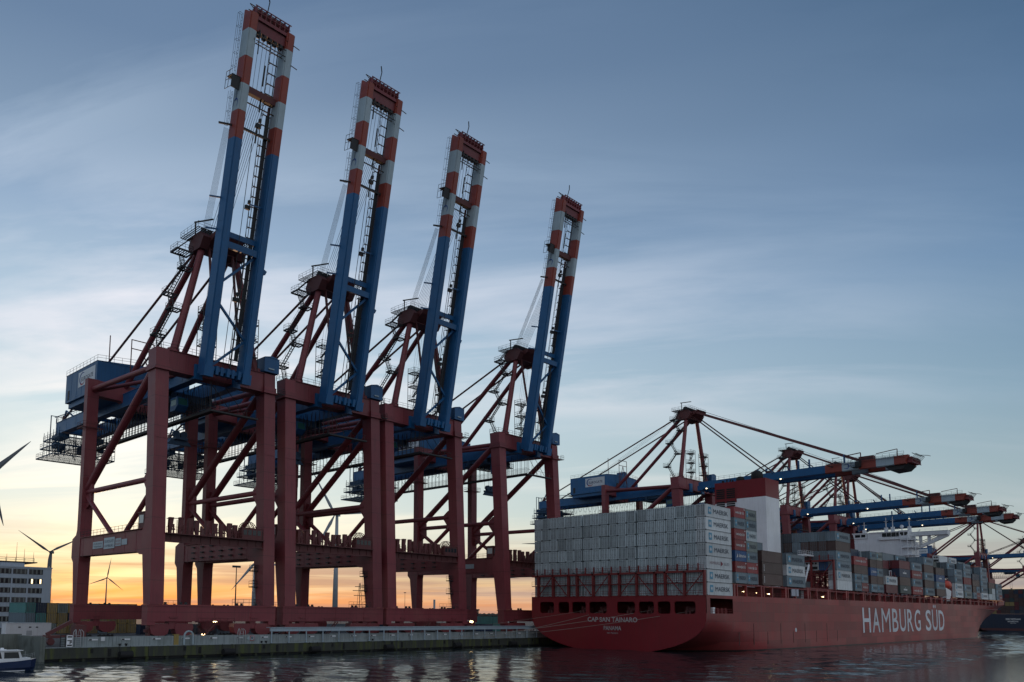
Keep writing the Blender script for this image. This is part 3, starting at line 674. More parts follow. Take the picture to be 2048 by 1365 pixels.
    for (a, b) in (((8.8, 69.9, 1.5), (16.8, 69.9, 1.5)), ((8.8, 69.9, 2.9), (16.8, 69.9, 2.9)), ((8.8, 70.9, 2.6), (16.8, 70.9, 2.6)), ((9.5, 64.6, -.3), (16, 64.6, -.3)), ((9.5, 63.4, -.3), (16, 63.4, -.3)), ((9.5, 63.4, .8), (16, 63.4, .8))): mb.beam(a, b, .14, .14)
    for k in range(9):
        mb.beam((8.8+k, 69.9, 1.5), (8.8+k, 70.9, 2.6), .09, .09)
        if k < 8: mb.beam((9.2+k*.9, 63.4, -.3), (9.2+k*.9, 65.6, .6), .08, .08); mb.beam((9.2+k*.9, 63.4, -.3), (9.2+k*.9, 63.4, .8), .07, .07)
    for a in (15.2, 17.6): mb.beam((16, 66.6-(a-15.2)*1.6, 0), (19.0, 66.2-(a-15.2)*1.6, -.1), .1, .16)
    mb.beam((12.6, 70.9, 2.6), (12.6, 73, 2.2), .14, .14); mb.beam((12.6, 73, 2.2), (11.9, 73.9, 1.8), .2, .12)
    BB(mb, 'tip_walkway', STEEL)
    if raised:
        mb = MB(); mb.beam((10.4, 66, .4), (10.4, 61.4, .2), .16, .16); BB(mb, 'tip_lamp_arm', STEEL)
        for k in range(5): mb = MB(); mb.tube((10.2+k*1.2, 65.2, .9), (10.7+k*1.2, 65.2, .9), .6, 10); BB(mb, 'tip_sheave', STEEL)
    # walkway and ladders along the boom
    mb = MB(); cage_ladder(mb, (7.3, 55.5, 2.2), (7.3, 68, 2.2), (-.7, 0, 0)); platform_pts = [(5.6, 53.6), (7.7, 56.6)]
    mb.box((6.0, 53.4, .4), (7.7, 55.8, .6)); mb.box((6.0, 55.6, .4), (7.7, 55.8, 2.4)); mb.box((6.9, 54.2, .6), (7.75, 55.4, 2.2))
    for s_ in (53.4, 55., 56.6): mb.beam((5.9, s_, .4), (5.9, s_, 2.6), .07, .07)
    mb.beam((5.9, 53.4, 2.6), (5.9, 56.6, 2.6), .07, .07); mb.beam((5.9, 53.4, 1.5), (5.9, 56.6, 1.5), .07, .07); cage_ladder(mb, (7.3, 47, 2.2), (7.3, 53.4, 2.2), (-.55, 0, 0))
    mb.beam((7.8, 47.2, 1.6), (5.2, 46.6, 1.7), .35, .25)
    BB(mb, 'boom_ladder', STEEL)
    mb = MB()
    for s_ in (27.6, 33.6): mb.beam((7.8, s_, 2.2), (5.9, s_-.2, 3.1), .3, .25); 
    mb.beam((16., 34.2, 1.), (13.4, 34., 1.), .25, .2); mb.beam((17.7, 22.6, 1.2), (18.7, 22.2, 1.2), .8, .8)
    BB(mb, 'rope_guide', BLUE)
    mb = MB()
    mb.beam((15.2, 4, 1.9), (15.2, 52, 1.9), .7, .4); mb.beam((12.2, 2, 1.2), (12.2, 47, 1.2), .09, .09); mb.beam((13.5, 2, .6), (13.5, 24, .6), .22, .22); mb.beam((14.3, 3, 1.9), (14.3, 47, 1.9), .1, .1); mb.beam((14.3, 3, 2.9), (14.3, 66, 2.9), .08, .08); mb.beam((15.3, 52, 1.5), (15.3, 66, 1.5), .14, .14)
    for k in range(32): s_ = 4+k*2; mb.beam((14.3, s_, 1.9), (14.3, s_, 2.9), .1, .1); mb.beam((13.9, s_, 1.9), (15.8, s_, 1.9), .2, .12); mb.beam((13.9, s_, 1.9), (14.3, s_+1.9, 2.9), .07, .07)
    for s_ in (15.2, 33.2, 49.): mb.box((12.9, s_, 1.6), (13.9, s_+.8, 2.2)); mb.box((13.5, s_+1.2, 1.7), (13.9, s_+1.9, 2.3))
    for s_ in (46, 52, 57): mb.beam((13.2, s_, 1.9), (13.2, s_+4, 1.9), .3, .1)
    BB(mb, 'boom_walkway', STEEL)
    mb = MB()
    if not raised:
        for k in range(34):
            s_ = 2+k*2
            for uu in (7.7,): mb.beam((uu, s_, 2.45), (uu, s_, 3.6), .06, .06)
        mb.beam((7.7, 2, 3.6), (7.7, 68, 3.6), .06, .06); mb.beam((7.7, 2, 3.), (7.7, 68, 3.), .06, .06)
        BB(mb, 'boom_handrail', STEEL)
        mb = MB(); mb.beam((8.4, 55.5, 2.4), (8.4, 55.5, 5.0), .25, .25); mb.beam((8.4, 55.5, 5.), (8.4, 50.5, 4.6), .25, .25); mb.beam((8.4, 66, 2.4), (8.4, 66, 4.6), .2, .2); mb.beam((8.4, 66, 4.6), (8.4, 60, 4.0), .2, .2)
        mb.box((7.9, 55., 2.45), (9.4, 59.4, 3.6))
        BB(mb, 'service_jib', RED2)
        mb = MB()
        for s_ in (22, 25, 36, 39.5, 50.5): mb.beam((8.6, s_, 2.4), (8.6, s_, 5.2 if s_ in (36, 39.5, 50.5) else 4.2), .45, .45)
        BB(mb, 'stay_rest', BLUE)
        mb = MB(); mb.prism([(9, 62, 0), (9, 68.5, 0), (9, 67, -1.3), (9, 63.5, -1.5)], (8, 0, 0)); BB(mb, 'tip_maintenance_cradle', STEEL)
    # stays and ropes
    apex = Vector((0, 1.0, 81.8))
    if raised:
        t = MB()                                               # folded stay links hang beside the girders
        for uu in (10.2, 15.4):
            a = Vector((uu, 3.0, 80.4)); b = Vector((uu, -.2, 62.5)); t.beam(a, b, .32, .5); c_ = fx(Vector((uu, 24.8, 2.4)))
            t.beam(b, c_, .3, .45)
        B(t, 'folded_stay', RED2)
        t = MB()
        for uu in (10.3, 15.5): t.beam(fx(Vector((uu, 30., 2.6))), fx(Vector((uu, 54., 2.4))), .35, .4)
        B(t, 'outer_stay_link', RED2)
        t = MB(); rr = random.Random(4)
        for k in range(7): 
            uu = 9.4+k*.22; t.tube((uu, 4.4, 83.6), fx(Vector((uu-2.4-k*.05, 46.8, 2.9))), .03, 3, cap=False)
        for k in range(8):
            uu = 11.+k*.45; t.tube((uu, 4.2, 84.0), fx(Vector((uu+.3, 54., 1.8))), .045, 3, cap=False)
        for k in range(5):
            uu = 10.8+k*.9; t.tube(fx(Vector((uu, 54.5, 1.2))), fx(Vector((uu, 65.8, 1.0))), .045, 3, cap=False)
        for k in range(4):
            uu = 10.6+k*.7; t.tube((uu, 2, 79.4), (uu-.6, 5.2, 57), .03, 3, cap=False)
        B(t, 'hoist_rope', ROPE)
    else:
        t = MB()
        for uu, ua in ((8.7, 10.2), (16.8, 15.4)):
            a = Vector((ua, .6, 81.6)); t.beam(a, fx(Vector((uu, 54.6, 3.0))), .5, .75)
        B(t, 'outer_stay', RED2)
        t = MB()
        for uu, ua in ((8.7, 10.2), (16.8, 15.4)):
            for dz in (0, .0): t.beam(Vector((ua, 1.6, 80.0)), fx(Vector((uu, 25.5, 2.6))), .3, .4)
            t.box(tuple(fx(Vector((uu-.4, 26.3, 2.4)))), tuple(fx(Vector((uu+.4, 24.8, 3.3)))))
        B(t, 'inner_stay', RED2)
        t = MB()
        for k in range(6): uu = 10.5+k*.9; t.tube((uu, 3.2, 84.0), fx(Vector((uu, 53.6, 3.2))), .05, 3, cap=False)
        for k in range(3): uu = 11+k; t.tube((uu, 8, 82), (uu, 46, 63.5), .04, 3, cap=False)
        B(t, 'hoist_rope', ROPE)
        t = MB()
        for s_ in (3, 30): t = MB(); t.box((7.5, s_, -.2), (7.8, s_+.35, 0.05)); t.xf(fx).build('flood_lamp', LAMPW, root, dz=ZG)
    return root
XS = [65.365, 93.887, 121.613, 162.289]
cr1 = make_crane(True); cr1.location = (XS[0], YW, ZG)
others = [copy_tree(cr1) for _ in range(3)]
GR = 'cranes with raised booms on the quay'
for o, x in zip(others, XS[1:]): o.location = (x, YW, ZG)
tag(cr1, 'nearest red and blue quay crane, tallest raised boom, sign boards on its low beam', 'crane', GR)
tag(others[0], 'red crane with raised boom standing second from the left, close behind the nearest crane', 'crane', GR)
tag(others[1], 'red crane with raised boom third from the left, leg touching the second crane', 'crane', GR)
tag(others[2], 'smallest of the four raised boom cranes, standing just behind the red ship stern', 'crane', GR)
# sign boards on the near portal beam of the first crane, and two on the fourth
def boards(cr, lst, x0=.07):
    for (va, vb, za, zb, body) in lst:
        mb = MB(); mb.box((x0-.05, va, za), (x0, vb, zb)); o = mb.build('sign_board', WHITE, cr, dz=ZG)
        if body:
            for i, t_ in enumerate(body):
                hh = (zb-za)*.8/len(body)*.62
                put_text(t_, (vb-va)*.82, hh, (x0-.06, vb-(vb-va)*.09, zb-(zb-za)*(.12+(i+.85)*.8/len(body))-ZG), FACE_S, plain('sign_red' if body[0] == 'ACHTUNG' else 'sign_dark', (.3, .03, .02) if body[0] == 'ACHTUNG' else (.02, .03, .08)), o)
boards(cr1, [(21.9, 26.8, 20.5, 21.9, ('EUROKAI', 'TERMINAL')), (16.4, 21.4, 20.2, 22.4, ('EUROGATE', 'HAMBURG')), (13.5, 16.0, 20.5, 22.0, ('ACHTUNG', 'KRAN')), (10.8, 13.2, 20.6, 21.7, None)])
boards(others[2], [(11.2, 14.5, 20.5, 21.7, None), (15., 17., 20.3, 22., ('ACHTUNG', 'KRAN'))])
# working cranes, boom down
crd = make_crane(False)
GL = 'cranes with lowered booms over the ship'
low = [(256.2, -1.2, -2.0, .97, 'red crane with lowered boom, blue logo house and the highest peak behind the ship stack', GL),
       (352.5, .4, -1.8, .90, 'crane with lowered boom reaching out just behind the ship funnel, second highest peak', GL),
       (401.5, -2., -3.4, .89, 'lowered crane boom ending third from the right, peak hidden behind the nearer boom', GL),
       (432.5, 2.4, -.4, .94, 'lowest of the striped crane booms, its tip farthest to the right', GL),
       (696., 0., 0., 1., 'distant crane whose thin stays fan out under the striped boom tips', 'distant cranes'),
       (905., 6., 0., 1., 'farthest blue and red crane at the right edge above the dark ship', 'distant cranes')]
for i, (x, dy, rz, s_, lab, g) in enumerate(low):
    o = crd if i == 0 else copy_tree(crd)
    o.location = (x, YW+dy, ZG-.4); o.rotation_euler = (0, 0, R(rz)); o.scale = (s_, s_, 1); tag(o, lab, 'crane', g)

# ------------------------------------------------------------------ quay wall
def concrete(name, col, moss):
    m = paint(name, col, .85, .75, (.03, .035, .03), .3, bump=.25, patch=moss); return m
CONC = concrete('quay_concrete', (.28, .32, .33), ((.16, .18, .17), .6, .6))
MOSSY = concrete('mossy_concrete', (.052, .056, .046), ((.105, .125, .03), .7, .85, 1))
# streaky algae
nt = MOSSY.node_tree
qw = empty('quay_wall', (46.9, 135.2, 0), 'long concrete quay wall with mossy green base beneath the cranes', 'quay wall')
def qb(mb, nm, mt, par=None):
    o = mb.build(nm, mt, None); o.parent = par or qw
    if par is None or par == qw: o.matrix_parent_inverse = Matrix.Translation((-46.9, -135.2, 0))
    return o
mb = MB(); x = 46.9
while x < 900:
    n_ = min(x+(17 if x < 250 else 120), 900); mb.box((x+.04, 135.2, .35), (n_-.04, 135.95, 2.19)); x = n_
mb.box((46.9, 135.35, .35), (900, 135.9, 2.15)); qb(mb, 'lower_wall', MOSSY)
mb = MB(); x = 49.5
while x < 900:
    n_ = min(x+(8.2 if x < 250 else 120), 900); mb.box((x+.02, 135.5, 2.2), (n_-.02, 135.9, 3.81)); x = n_
mb.box((46.9, 135.15, 2.08), (900, 135.5, 2.2)); qb(mb, 'flood_wall', CONC)
mb = MB(); mb.box((46.9, 138.4, -2.5), (900, 138.6, .4)); qb(mb, 'underquay_shade', BLACK)  # black sheet standing in for the shade behind the piles
for i in range(34):
    mb = MB(); x = 49.5+i*3.6; mb.tube((x, 135.7, -2), (x, 135.7, .36), .32, 10); qb(mb, 'pile', MOSSY)
# recesses with pale fittings in the wall
mb = MB()
for i in range(22):
    x = 53.7+i*4.15*1.32
    if x < 170: mb.box((x, 135.42, 3.2), (x+1.5, 135.49, 3.45), 0); mb.box((x+.05, 135.40, 3.22), (x+.5, 135.42, 3.42), 1)
    if x < 170 and i % 3 == 0: mb.box((x+.3, 135.1, 1.2), (x+.7, 135.195, 1.9), 1); mb.box((x+3.2, 135.1, .6), (x+3.7, 135.195, 1.8), 1)
qb(mb, 'wall_recess', [SHIPWHITE, BLACK])
# left end: set-back quay with dark gap
lq = MB(); lq.box((-600, 146.4, -.3), (41.2, 147.2, 4.1)); lq.box((42.3, 146.4, -.3), (46.9, 147.2, 4.1)); lq.box((46.1, 135.2, .0), (46.88, 146.4, 3.9)); lq.box((41.2, 147.1, -.3), (42.3, 147.3, 4.1), 1)
o = lq.build('quay_wall', [concrete('stained_concrete', (.15, .165, .15), ((.07, .075, .06), .5, .8)), BLACK]); tag(o, 'set back grey concrete quay wall behind the blue boat', 'quay wall')
# pale covered gangway along the wall
gw = empty('covered_gangway', (88.2, 135, 2.2), 'long pale blue canopy beam on thin posts along the quay wall', 'canopy')
mb = MB(); mb.box((88.3, 134.75, 4.42), (172.5, 135.3, 5.1)); mb.box((88.2, 134.6, 5.1), (172.6, 136.4, 5.2)); GWM = paint('canopy_paint', (.36, .45, .52), .5, .25)
o = mb.build('canopy', GWM, gw); o.matrix_parent_inverse = Matrix.Translation((-88.2, -135, -2.2))
for i in range(21):
    x = 88.4+i*4.12 if i else 88.5
    mb = MB(); mb.box((x-.09, 134.8, 2.2), (x+.09, 135.0, 4.42)); mb.box((x-.16, 134.75, 2.2), (x+.16, 135.1, 2.3)); o = mb.build('post', GWM, gw); o.matrix_parent_inverse = Matrix.Translation((-88.2, -135, -2.2))
# fenders
FL = ['under the left end of the wall', 'below the red and white mooring sign', 'near the start of the pale canopy', 'below the middle of the pale canopy', 'right of the canopy middle', 'near the ship stern']
for x, l in zip((59.67, 79.04, 98.64, 118.49, 140.11, 160.53), FL):
    mb = MB(); mb.tube((x-1.1, 134.55, .75), (x+1.1, 134.55, .75), .62, 16); mb.tube((x-1.15, 134.55, .75), (x+1.15, 134.55, .75), .22, 10)
    mb.line([(x-1., 134.5, .75), (x-1., 135.1, 2.2)], .05); mb.line([(x+1., 134.5, .75), (x+1., 135.1, 2.2)], .05)
    tag(mb.build('fender', BLACK), 'black rubber cylinder fender hanging on the mossy wall '+l, 'fender', 'fenders on the quay wall')
# ladders over the wall
for x, l in ((51.9, 'right of the white letter P board'), (82.0, 'left of the no mooring sign')):
    t = MB()
    for s_ in (-.28, .28):
        t.line([(x+s_*1.3, 135.1, 2.2), (x+s_*1.3, 135.1, 4.3), (x+s_*1.2, 135.25, 4.85), (x+s_, 135.6, 5.0), (x+s_*.8, 136.0, 4.0)], .05, 6)
        t.line([(x+s_*3, 135.1, 2.2), (x+s_*2.9, 135.1, 4.6), (x+s_*1.6, 135.3, 5.0)], .05, 6)
    for k in range(6): t.tube((x-.36, 135.1, 2.4+k*.33), (x+.36, 135.1, 2.4+k*.33), .03, 4)
    tag(t.build('wall_ladder', paint('galvanised', (.4, .42, .43), .4, .2)), 'steel ladder with curved handrails, '+l, 'ladder', 'quay ladders')
# arched pipe
t = MB(); P = [(70.35, 135.0, 2.2), (70.35, 135.0, 3.6)]+[(71.2-.85*math.cos(PI*k/8), 135.0, 3.75+.85*math.sin(PI*k/8)) for k in range(1, 8)]+[(72.05, 135.0, 3.6), (72.05, 135.0, 2.2)]
t.line(P, .17, 10); tag(t.build('arched_pipe', WHITE), 'white arched pipe standing in front of the quay wall', 'pipe')
t = MB(); t.box((68.6, 135.36, 2.2), (69.5, 135.49, 4.0)); t.box((68.5, 135.3, 4.), (69.6, 135.9, 4.08)); tag(t.build('yellow_cabinet', paint('ochre_paint', (.35, .25, .07), .6)), 'narrow ochre cabinet on the wall beside the arched pipe', 'cabinet')
# signs
sg = empty('mooring_sign', (84.2, 135.3, 2.9), 'white arrow and red framed no mooring sign on the quay wall', 'sign')
def loc(o, e): o.matrix_parent_inverse = Matrix.Translation([-c for c in e.location]); return o
t = MB(); t.prism([(83.3, 135.42, 3.15), (84.0, 135.42, 3.62), (84.0, 135.42, 2.68)], (0, .04, 0)); loc(t.build('arrow_board', WHITE, sg), sg)
t = MB(); t.box((84.05, 135.40, 2.72), (84.95, 135.46, 3.62)); loc(t.build('frame', plain('sign_red_b', (.5, .03, .03)), sg), sg)
t = MB(); t.box((84.13, 135.37, 2.80), (84.87, 135.399, 3.54)); loc(t.build('panel', WHITE, sg), sg)
t = MB(); t.beam((84.35, 135.36, 2.95), (84.35, 135.36, 3.42), .09, .01, up=(0, 1, 0)); t.beam((84.35, 135.36, 3.39), (84.65, 135.36, 3.39), .09, .01, up=(0, 1, 0)); t.beam((84.65, 135.36, 3.42), (84.65, 135.36, 3.15), .09, .01, up=(0, 1, 0)); t.beam((84.2, 135.355, 3.45), (84.8, 135.355, 2.88), .07, .008, up=(0, 1, 0)); loc(t.build('symbol', BLACK, sg), sg)
pb = empty('letter_board', (50.6, 135.2, 2.2), 'white board with black letter P at the left end of the wall', 'sign')
t = MB(); t.box((50.1, 135.2, 2.25), (51.1, 135.28, 4.1)); loc(t.build('board', SHIPWHITE, pb), pb)
t = MB(); t.box((50.22, 135.17, 3.75), (50.95, 135.195, 3.95)); t.box((50.22, 135.17, 3.2), (50.95, 135.195, 3.32)); t.box((50.22, 135.17, 2.4), (50.95, 135.195, 2.6)); loc(t.build('dark_band', BLACK, pb), pb)
put_text('P', .35, .45, (.0, -.04, .5), FACE_W, BLACK, pb, bold=.03)
t = MB()
for s_ in (0, .8): t.box((49.1+s_, 135.2, 2.2), (49.2+s_, 135.3, 4.2))
for k in range(6): t.box((49.1, 135.2, 2.3+k*.36), (50.0, 135.26, 2.38+k*.36))
tag(t.build('gate', STEEL), 'small dark barred gate left of the letter P board', 'gate')
for x, l in ((54.6, 'just right of the left ladder'), (57.2, 'between the ladder and the white square plate')):
    pass
t = MB(); t.box((55.7, 135.41, 3.1), (56.35, 135.46, 3.75)); tag(t.build('wall_plate', SHIPWHITE), 'small white square plate high on the quay wall', 'plate')
BL_ = [(58.9, 'left one of the pair near the white square plate'), (60.0, 'right one of the pair near the white square plate'), (86.6, 'left one under the start of the canopy'), (87.6, 'right one under the start of the canopy'), (113.5, 'left one of the pair under the canopy middle'), (114.5, 'right one of the pair under the canopy middle')]
for x, l in BL_:
    t = MB(); t.tube((x, 135.32, 2.2), (x, 135.32, 2.5), .13, 10); t.tube((x, 135.32, 2.5), (x, 135.32, 2.62), .26, 12, .22); tag(t.build('bollard', BLACK), 'small black mooring bollard, '+l, 'bollard', 'bollards on the quay edge')
# red wheeled machines and clutter between wall and cranes
for x, yy, l in ((53.0, 143.5, 'behind the left ladder'),):
    t = MB(); t.box((x-3, yy, 3.4), (x+3.4, yy+2.2, 3.9)); t.beam((x-3, yy+.5, 4), (x+1, yy+.5, 6.2), .5, .6)
    for dx in (-2.4, 2.6): t.tube((x+dx, yy-.1, 2.8), (x+dx, yy+.5, 2.8), .6, 12)
    t.box((x+1.5, yy, 3.9), (x+3.4, yy+2, 5.6)); tag(t.build('yard_vehicle', RED2), 'small red yard vehicle on the quay behind the left ladder', 'vehicle')

# ------------------------------------------------------------------ containers
CC = {'grey': (.155, .21, .25), 'white': (.60, .64, .66), 'reefer': (.52, .60, .63), 'red': (.24, .028, .032), 'brown': (.075, .040, .036), 'blue': (.012, .075, .22), 'navy': (.012, .03, .07),
      'dred': (.12, .015, .022), 'green': (.03, .06, .065), 'sage': (.21, .25, .235), 'slate': (.36, .42, .44), 'yellow': (.33, .24, .09), 'teal': (.07, .22, .21), 'orange': (.32, .05, .025), 'dgrey': (.05, .06, .075)}
def cmat(c): return paint('container_'+c, CC[c], .5, .5, (.05, .035, .03), .45, rib=.36 if c not in ('reefer', 'white') else None, var=.42)
FRAMEC = {}
_cm = {}
def cont_mesh(L, H, c, door):
    k = (L, H, c, door)
    if k in _cm: return _cm[k]
    Wd = 2.438; mb = MB()
    mb.box((.06, .05, .08), (L-.06, Wd-.05, H-.04))
    for x in (0, L-.16):
        for y in (0, Wd-.16): mb.box((x, y, 0), (x+.16, y+.16, H))
    for y in (0.01, Wd-.13): mb.box((.16, y, .02), (L-.16, y+.12, .16)); mb.box((.16, y, H-.12), (L-.16, y+.12, H-.01))
    for x in (.01, L-.13): mb.box((x, .16, .02), (x+.12, Wd-.16, .16)); mb.box((x, .16, H-.12), (x+.12, Wd-.16, H-.01))
    for x in (0, L-.17):
        for y in (0, Wd-.17):
            for z_ in (-.02, H-.1): mb.box((x-.004, y-.004, z_), (x+.174, y+.174, z_+.12), 1)
    o = mb.build('container', [cmat(c), STEEL]); me = o.data; bpy.data.objects.remove(o)
    _cm[k] = me; return me
_dm = {}
def door_mesh(H, c, kind):
    k = (H, c, kind)
    if k in _dm: return _dm[k]
    mb = MB(); Wd = 2.438
    mb.box((0., .17, .17), (.05, 1.2, H-.13)); mb.box((0., 1.24, .17), (.05, Wd-.17, H-.13))
    for y in (.42, .86, 1.56, 2.0):
        mb.box((-.06, y-.045, .12), (-.004, y+.045, H-.1), 1)
        for z_ in (.5, 1.25, H-.45): mb.box((-.07, y-.10, z_), (-.03, y+.10, z_+.13), 1)
    for y in (.64, 1.78): mb.box((-.03, y-.22, .95), (-.004, y+.22, 1.02), 1)
    mb.box((-.012, 1.195, .17), (.03, 1.245, H-.13), 1)
    mb.box((-.02, .25 if kind else 1.3, H-.62), (-.004, .36 if kind else 1.42, H-.5), 1)
    o = mb.build('door', [cmat(c), paint('lock_rod_grey', (.11, .125, .135), .5, .2)]); me = o.data; bpy.data.objects.remove(o); _dm[k] = me; return me
def reefer_mesh(H):
    if 'r' in _dm: return _dm['r']
    mb = MB(); Wd = 2.438; mb.box((0, .2, .2), (.04, Wd-.2, H-.15)); mb.box((-.03, .3, .3), (-.004, Wd-.3, 1.15), 1); mb.tube((-.02, .8, H-.75), (-.05, .8, H-.75), .3, 12, mi=1); mb.tube((-.02, 1.65, H-.75), (-.05, 1.65, H-.75), .3, 12, mi=1)
    o = mb.build('cooling_unit', [cmat('white'), STEEL]); _dm['r'] = o.data; bpy.data.objects.remove(o); return _dm['r']
# lettering shared by many boxes
LET = {}
NAVY = plain('letter_navy', (.02, .035, .07)); LBLUE = plain('emblem_light_blue', (.09, .30, .45)); LWHITE = plain('letter_white', (.62, .62, .62)); LRED = plain('letter_red', (.20, .03, .05))
def lettering(kind, L, H):
    k = (kind, L, H)
    if k in LET: return LET[k]
    res = []
    if kind == 'M':
        me = text_mesh('MAERSK', L*.58, H*.36, bold=0.); me.transform(Matrix.Translation((L*.31, -.016, H*.32)) @ FACE_W); me.materials.append(NAVY); res.append(('lettering', me))
        mb = MB(); a, b, c_, d_ = L*.105, L*.225, H*.24, H*.80; mb.box((a, -.014, c_), (b, .004, d_), 0)
        cx, cz = (a+b)/2, (c_+d_)/2; P = []
        for i in range(14):
            r = (.40 if i % 2 == 0 else .19)*min(b-a, d_-c_); P.append((cx+r*math.sin(2*PI*i/14), -.02, cz+r*math.cos(2*PI*i/14)))
        mb.prism(P, (0, .004, 0), 1)
        o = mb.build('emblem', [LBLUE, LWHITE]); res.append(('emblem', o.data)); bpy.data.objects.remove(o)
    elif kind == 'H':
        me = text_mesh('HAMBURG', L*.40, H*.20, bold=.015); me.transform(Matrix.Translation((L*.12, -.016, H*.38)) @ FACE_W); me.materials.append(LWHITE); res.append(('lettering', me))
        me = text_mesh('SÜD', L*.22, H*.26, bold=.015); me.transform(Matrix.Translation((L*.66, -.016, H*.38)) @ FACE_W); me.materials.append(LWHITE); res.append(('lettering', me))
        mb = MB(); mb.prism([(L*.54, -.016, H*.3), (L*.62, -.016, H*.48), (L*.54, -.016, H*.66)], (0, .01, 0)); mb.box((L*.86, -.016, H*.8), (L*.95, -.006, H*.9)); o = mb.build('flag_emblem', [LWHITE]); res.append(('flag_emblem', o.data)); bpy.data.objects.remove(o)
    elif kind == 'HR':
        me = text_mesh('HAMBURG', L*.38, H*.24, bold=.0); me.transform(Matrix.Translation((L*.12, -.016, H*.38)) @ FACE_W); me.materials.append(plain('faded_red', (.32, .22, .24))); res.append(('lettering', me))
        me = text_mesh('SÜD', L*.2, H*.28, bold=.0); me.transform(Matrix.Translation((L*.68, -.016, H*.36)) @ FACE_W); me.materials.append(plain('faded_red2', (.25, .22, .26))); res.append(('lettering', me))
        mb = MB(); mb.prism([(L*.545, -.016, H*.26), (L*.64, -.016, H*.48), (L*.545, -.016, H*.68)], (0, .01, 0)); o = mb.build('flag_emblem', [LRED]); res.append(('flag_emblem', o.data)); bpy.data.objects.remove(o)
    elif kind == 'S':
        me = text_mesh('Safmarine', L*.6, H*.3, bold=.02); me.transform(Matrix.Translation((L*.32, -.016, H*.38)) @ FACE_W); me.materials.append(LWHITE); res.append(('lettering', me))
        mb = MB(); mb.prism([(L*.12, -.016, H*.3), (L*.26, -.016, H*.42), (L*.2, -.016, H*.7)], (0, .01, 0)); o = mb.build('flag_emblem', [LWHITE]); res.append(('flag_emblem', o.data)); bpy.data.objects.remove(o)
    elif kind == 'V':
        mb = MB(); 
        for k_ in range(5): mb.box((L*.07, -.016, H*(.2+.12*k_)), (L*.1, -.006, H*(.28+.12*k_)))
        o = mb.build('id_marks', [LWHITE]); res.append(('id_marks', o.data)); bpy.data.objects.remove(o)
    elif kind == 'd':
        mb = MB(); mb.box((L*.3, -.016, H*.4), (L*.62, -.006, H*.58)); mb.prism([(L*.4, -.016, H*.65), (L*.5, -.016, H*.8), (L*.45, -.016, H*.65)], (0, .01, 0)); o = mb.build('emblem', [LWHITE]); res.append(('emblem', o.data)); bpy.data.objects.remove(o)
    LET[k] = res; return res
N_CONT = [0]
def container(x, y, z_, L, H, c, label, group, let=None, door=None):
    o = bpy.data.objects.new('container', cont_mesh(L, H, c, 0)); COL.objects.link(o); o.location = (x, y, z_)
    tag(o, label, 'container', group); N_CONT[0] += 1
    if door == 'd' or door == 'k':
        d = bpy.data.objects.new('door', door_mesh(H, c, door == 'k')); COL.objects.link(d); d.parent = o; d.location = (0, 0, 0)
    elif door == 'r':
        d = bpy.data.objects.new('cooling_unit', reefer_mesh(H)); COL.objects.link(d); d.parent = o
    if let:
        for nm, me in lettering(let, L, H):
            t = bpy.data.objects.new(nm, me); COL.objects.link(t); t.parent = o
    return o
# ------------------------------------------------------------------ container ship
XT = 167.35; YC = 109.5; YSB = 85.2
ship = empty('container_ship', (XT, YC, 0), 'long red container ship with white HAMBURG SÜD on its side, moored at the quay', 'ship')
SI = Matrix.Translation((-XT, -YC, 0))
def SB(mb, nm, mt, par=None, fixn=True):
    o = mb.build(nm, mt, None, fixn=fixn); o.parent = par or ship
    if par is None: o.matrix_parent_inverse = SI
    return o
def deckz(x): return 12.75+(x-XT)*.0052 + max(0, (x-440)/60)**2*2.5
def smooth01(t): t = max(0, min(1, t)); return t*t*(3-2*t)
def half(x, z_):
    """hull half breadth at station x, height z"""
    t = smooth01((x-XT)/36)
    zk = 8.1*(1-t)+1.2*t; zb = -.85*(1-t)+-12*t
    if z_ >= zk: a = 24.3
    else:
        q = min(1, (zk-z_)/(zk-zb)); a = 24.3*max(0, 1-q**2.2)**.5
    if x > 380:
        D = 24.3 if x < 458 else 24.3*max(0, 1-((x-458)/44)**2.0)**.5
        Wl = 24.3 if x < 395 else 24.3*max(0, 1-((x-395)/94)**1.75)
        f = max(0, min(1, z_/15.))**1.3
        a = min(a, Wl+(D-Wl)*f)
    return a
stx = [XT, 170, 173, 177, 181, 186, 192, 200, 212, 230, 260, 300, 340, 380, 395]+list(range(402, 500, 5))+[497, 499, 501, 502]
tz = [0, .05, .1, .16, .22, .3, .4, .5, .6, .72, .84, .93, 1.]
mb = MB(); k = 0
OPX = (169.3, 180.3); OPZ = (8.75, 12.1)
grid = {}
def sidept(s_, x, q):
    zb = -.85 if x < 168 else -1.5
    zb = -.85-(min(1, (x-XT)/10))*.9
    z_ = zb+(deckz(x)-zb)*q
    return (x, YC+s_*half(x, z_), z_)
# stern quarter uses exact rows so that the mooring opening can be left out
zrows = lambda x: [-.85-(min(1, (x-XT)/10))*.9, -.3, .3, 1.1, 2., 3., 4.2, 5.4, 6.6, 7.7, 8.75, 12.1, deckz(x)]
xs = sorted(set([XT, 168.2, 169.3, 171.5, 174, 177, 180.3]+[x for x in stx if x > 181]))
for s_ in (-1, 1):
    rows = []
    for x in xs:
        zr = zrows(x); r = []
        for z_ in zr: r.append(len(mb.v)); mb.v.append((x, YC+s_*half(x, z_), z_))
        rows.append(r)
    for i in range(len(xs)-1):
        for j in range(len(rows[0])-1):
            if s_ == -1 and 169.2 < xs[i] < 180.2 and abs(zrows(xs[i])[j]-8.75) < .01: continue
            mb.f.append([rows[i][j], rows[i+1][j], rows[i+1][j+1], rows[i][j+1]]); mb.m.append(1 if j < 2 else 0)
hull = smooth(SB(mb, 'hull', [SHIPRED, BOOTTOP])); 
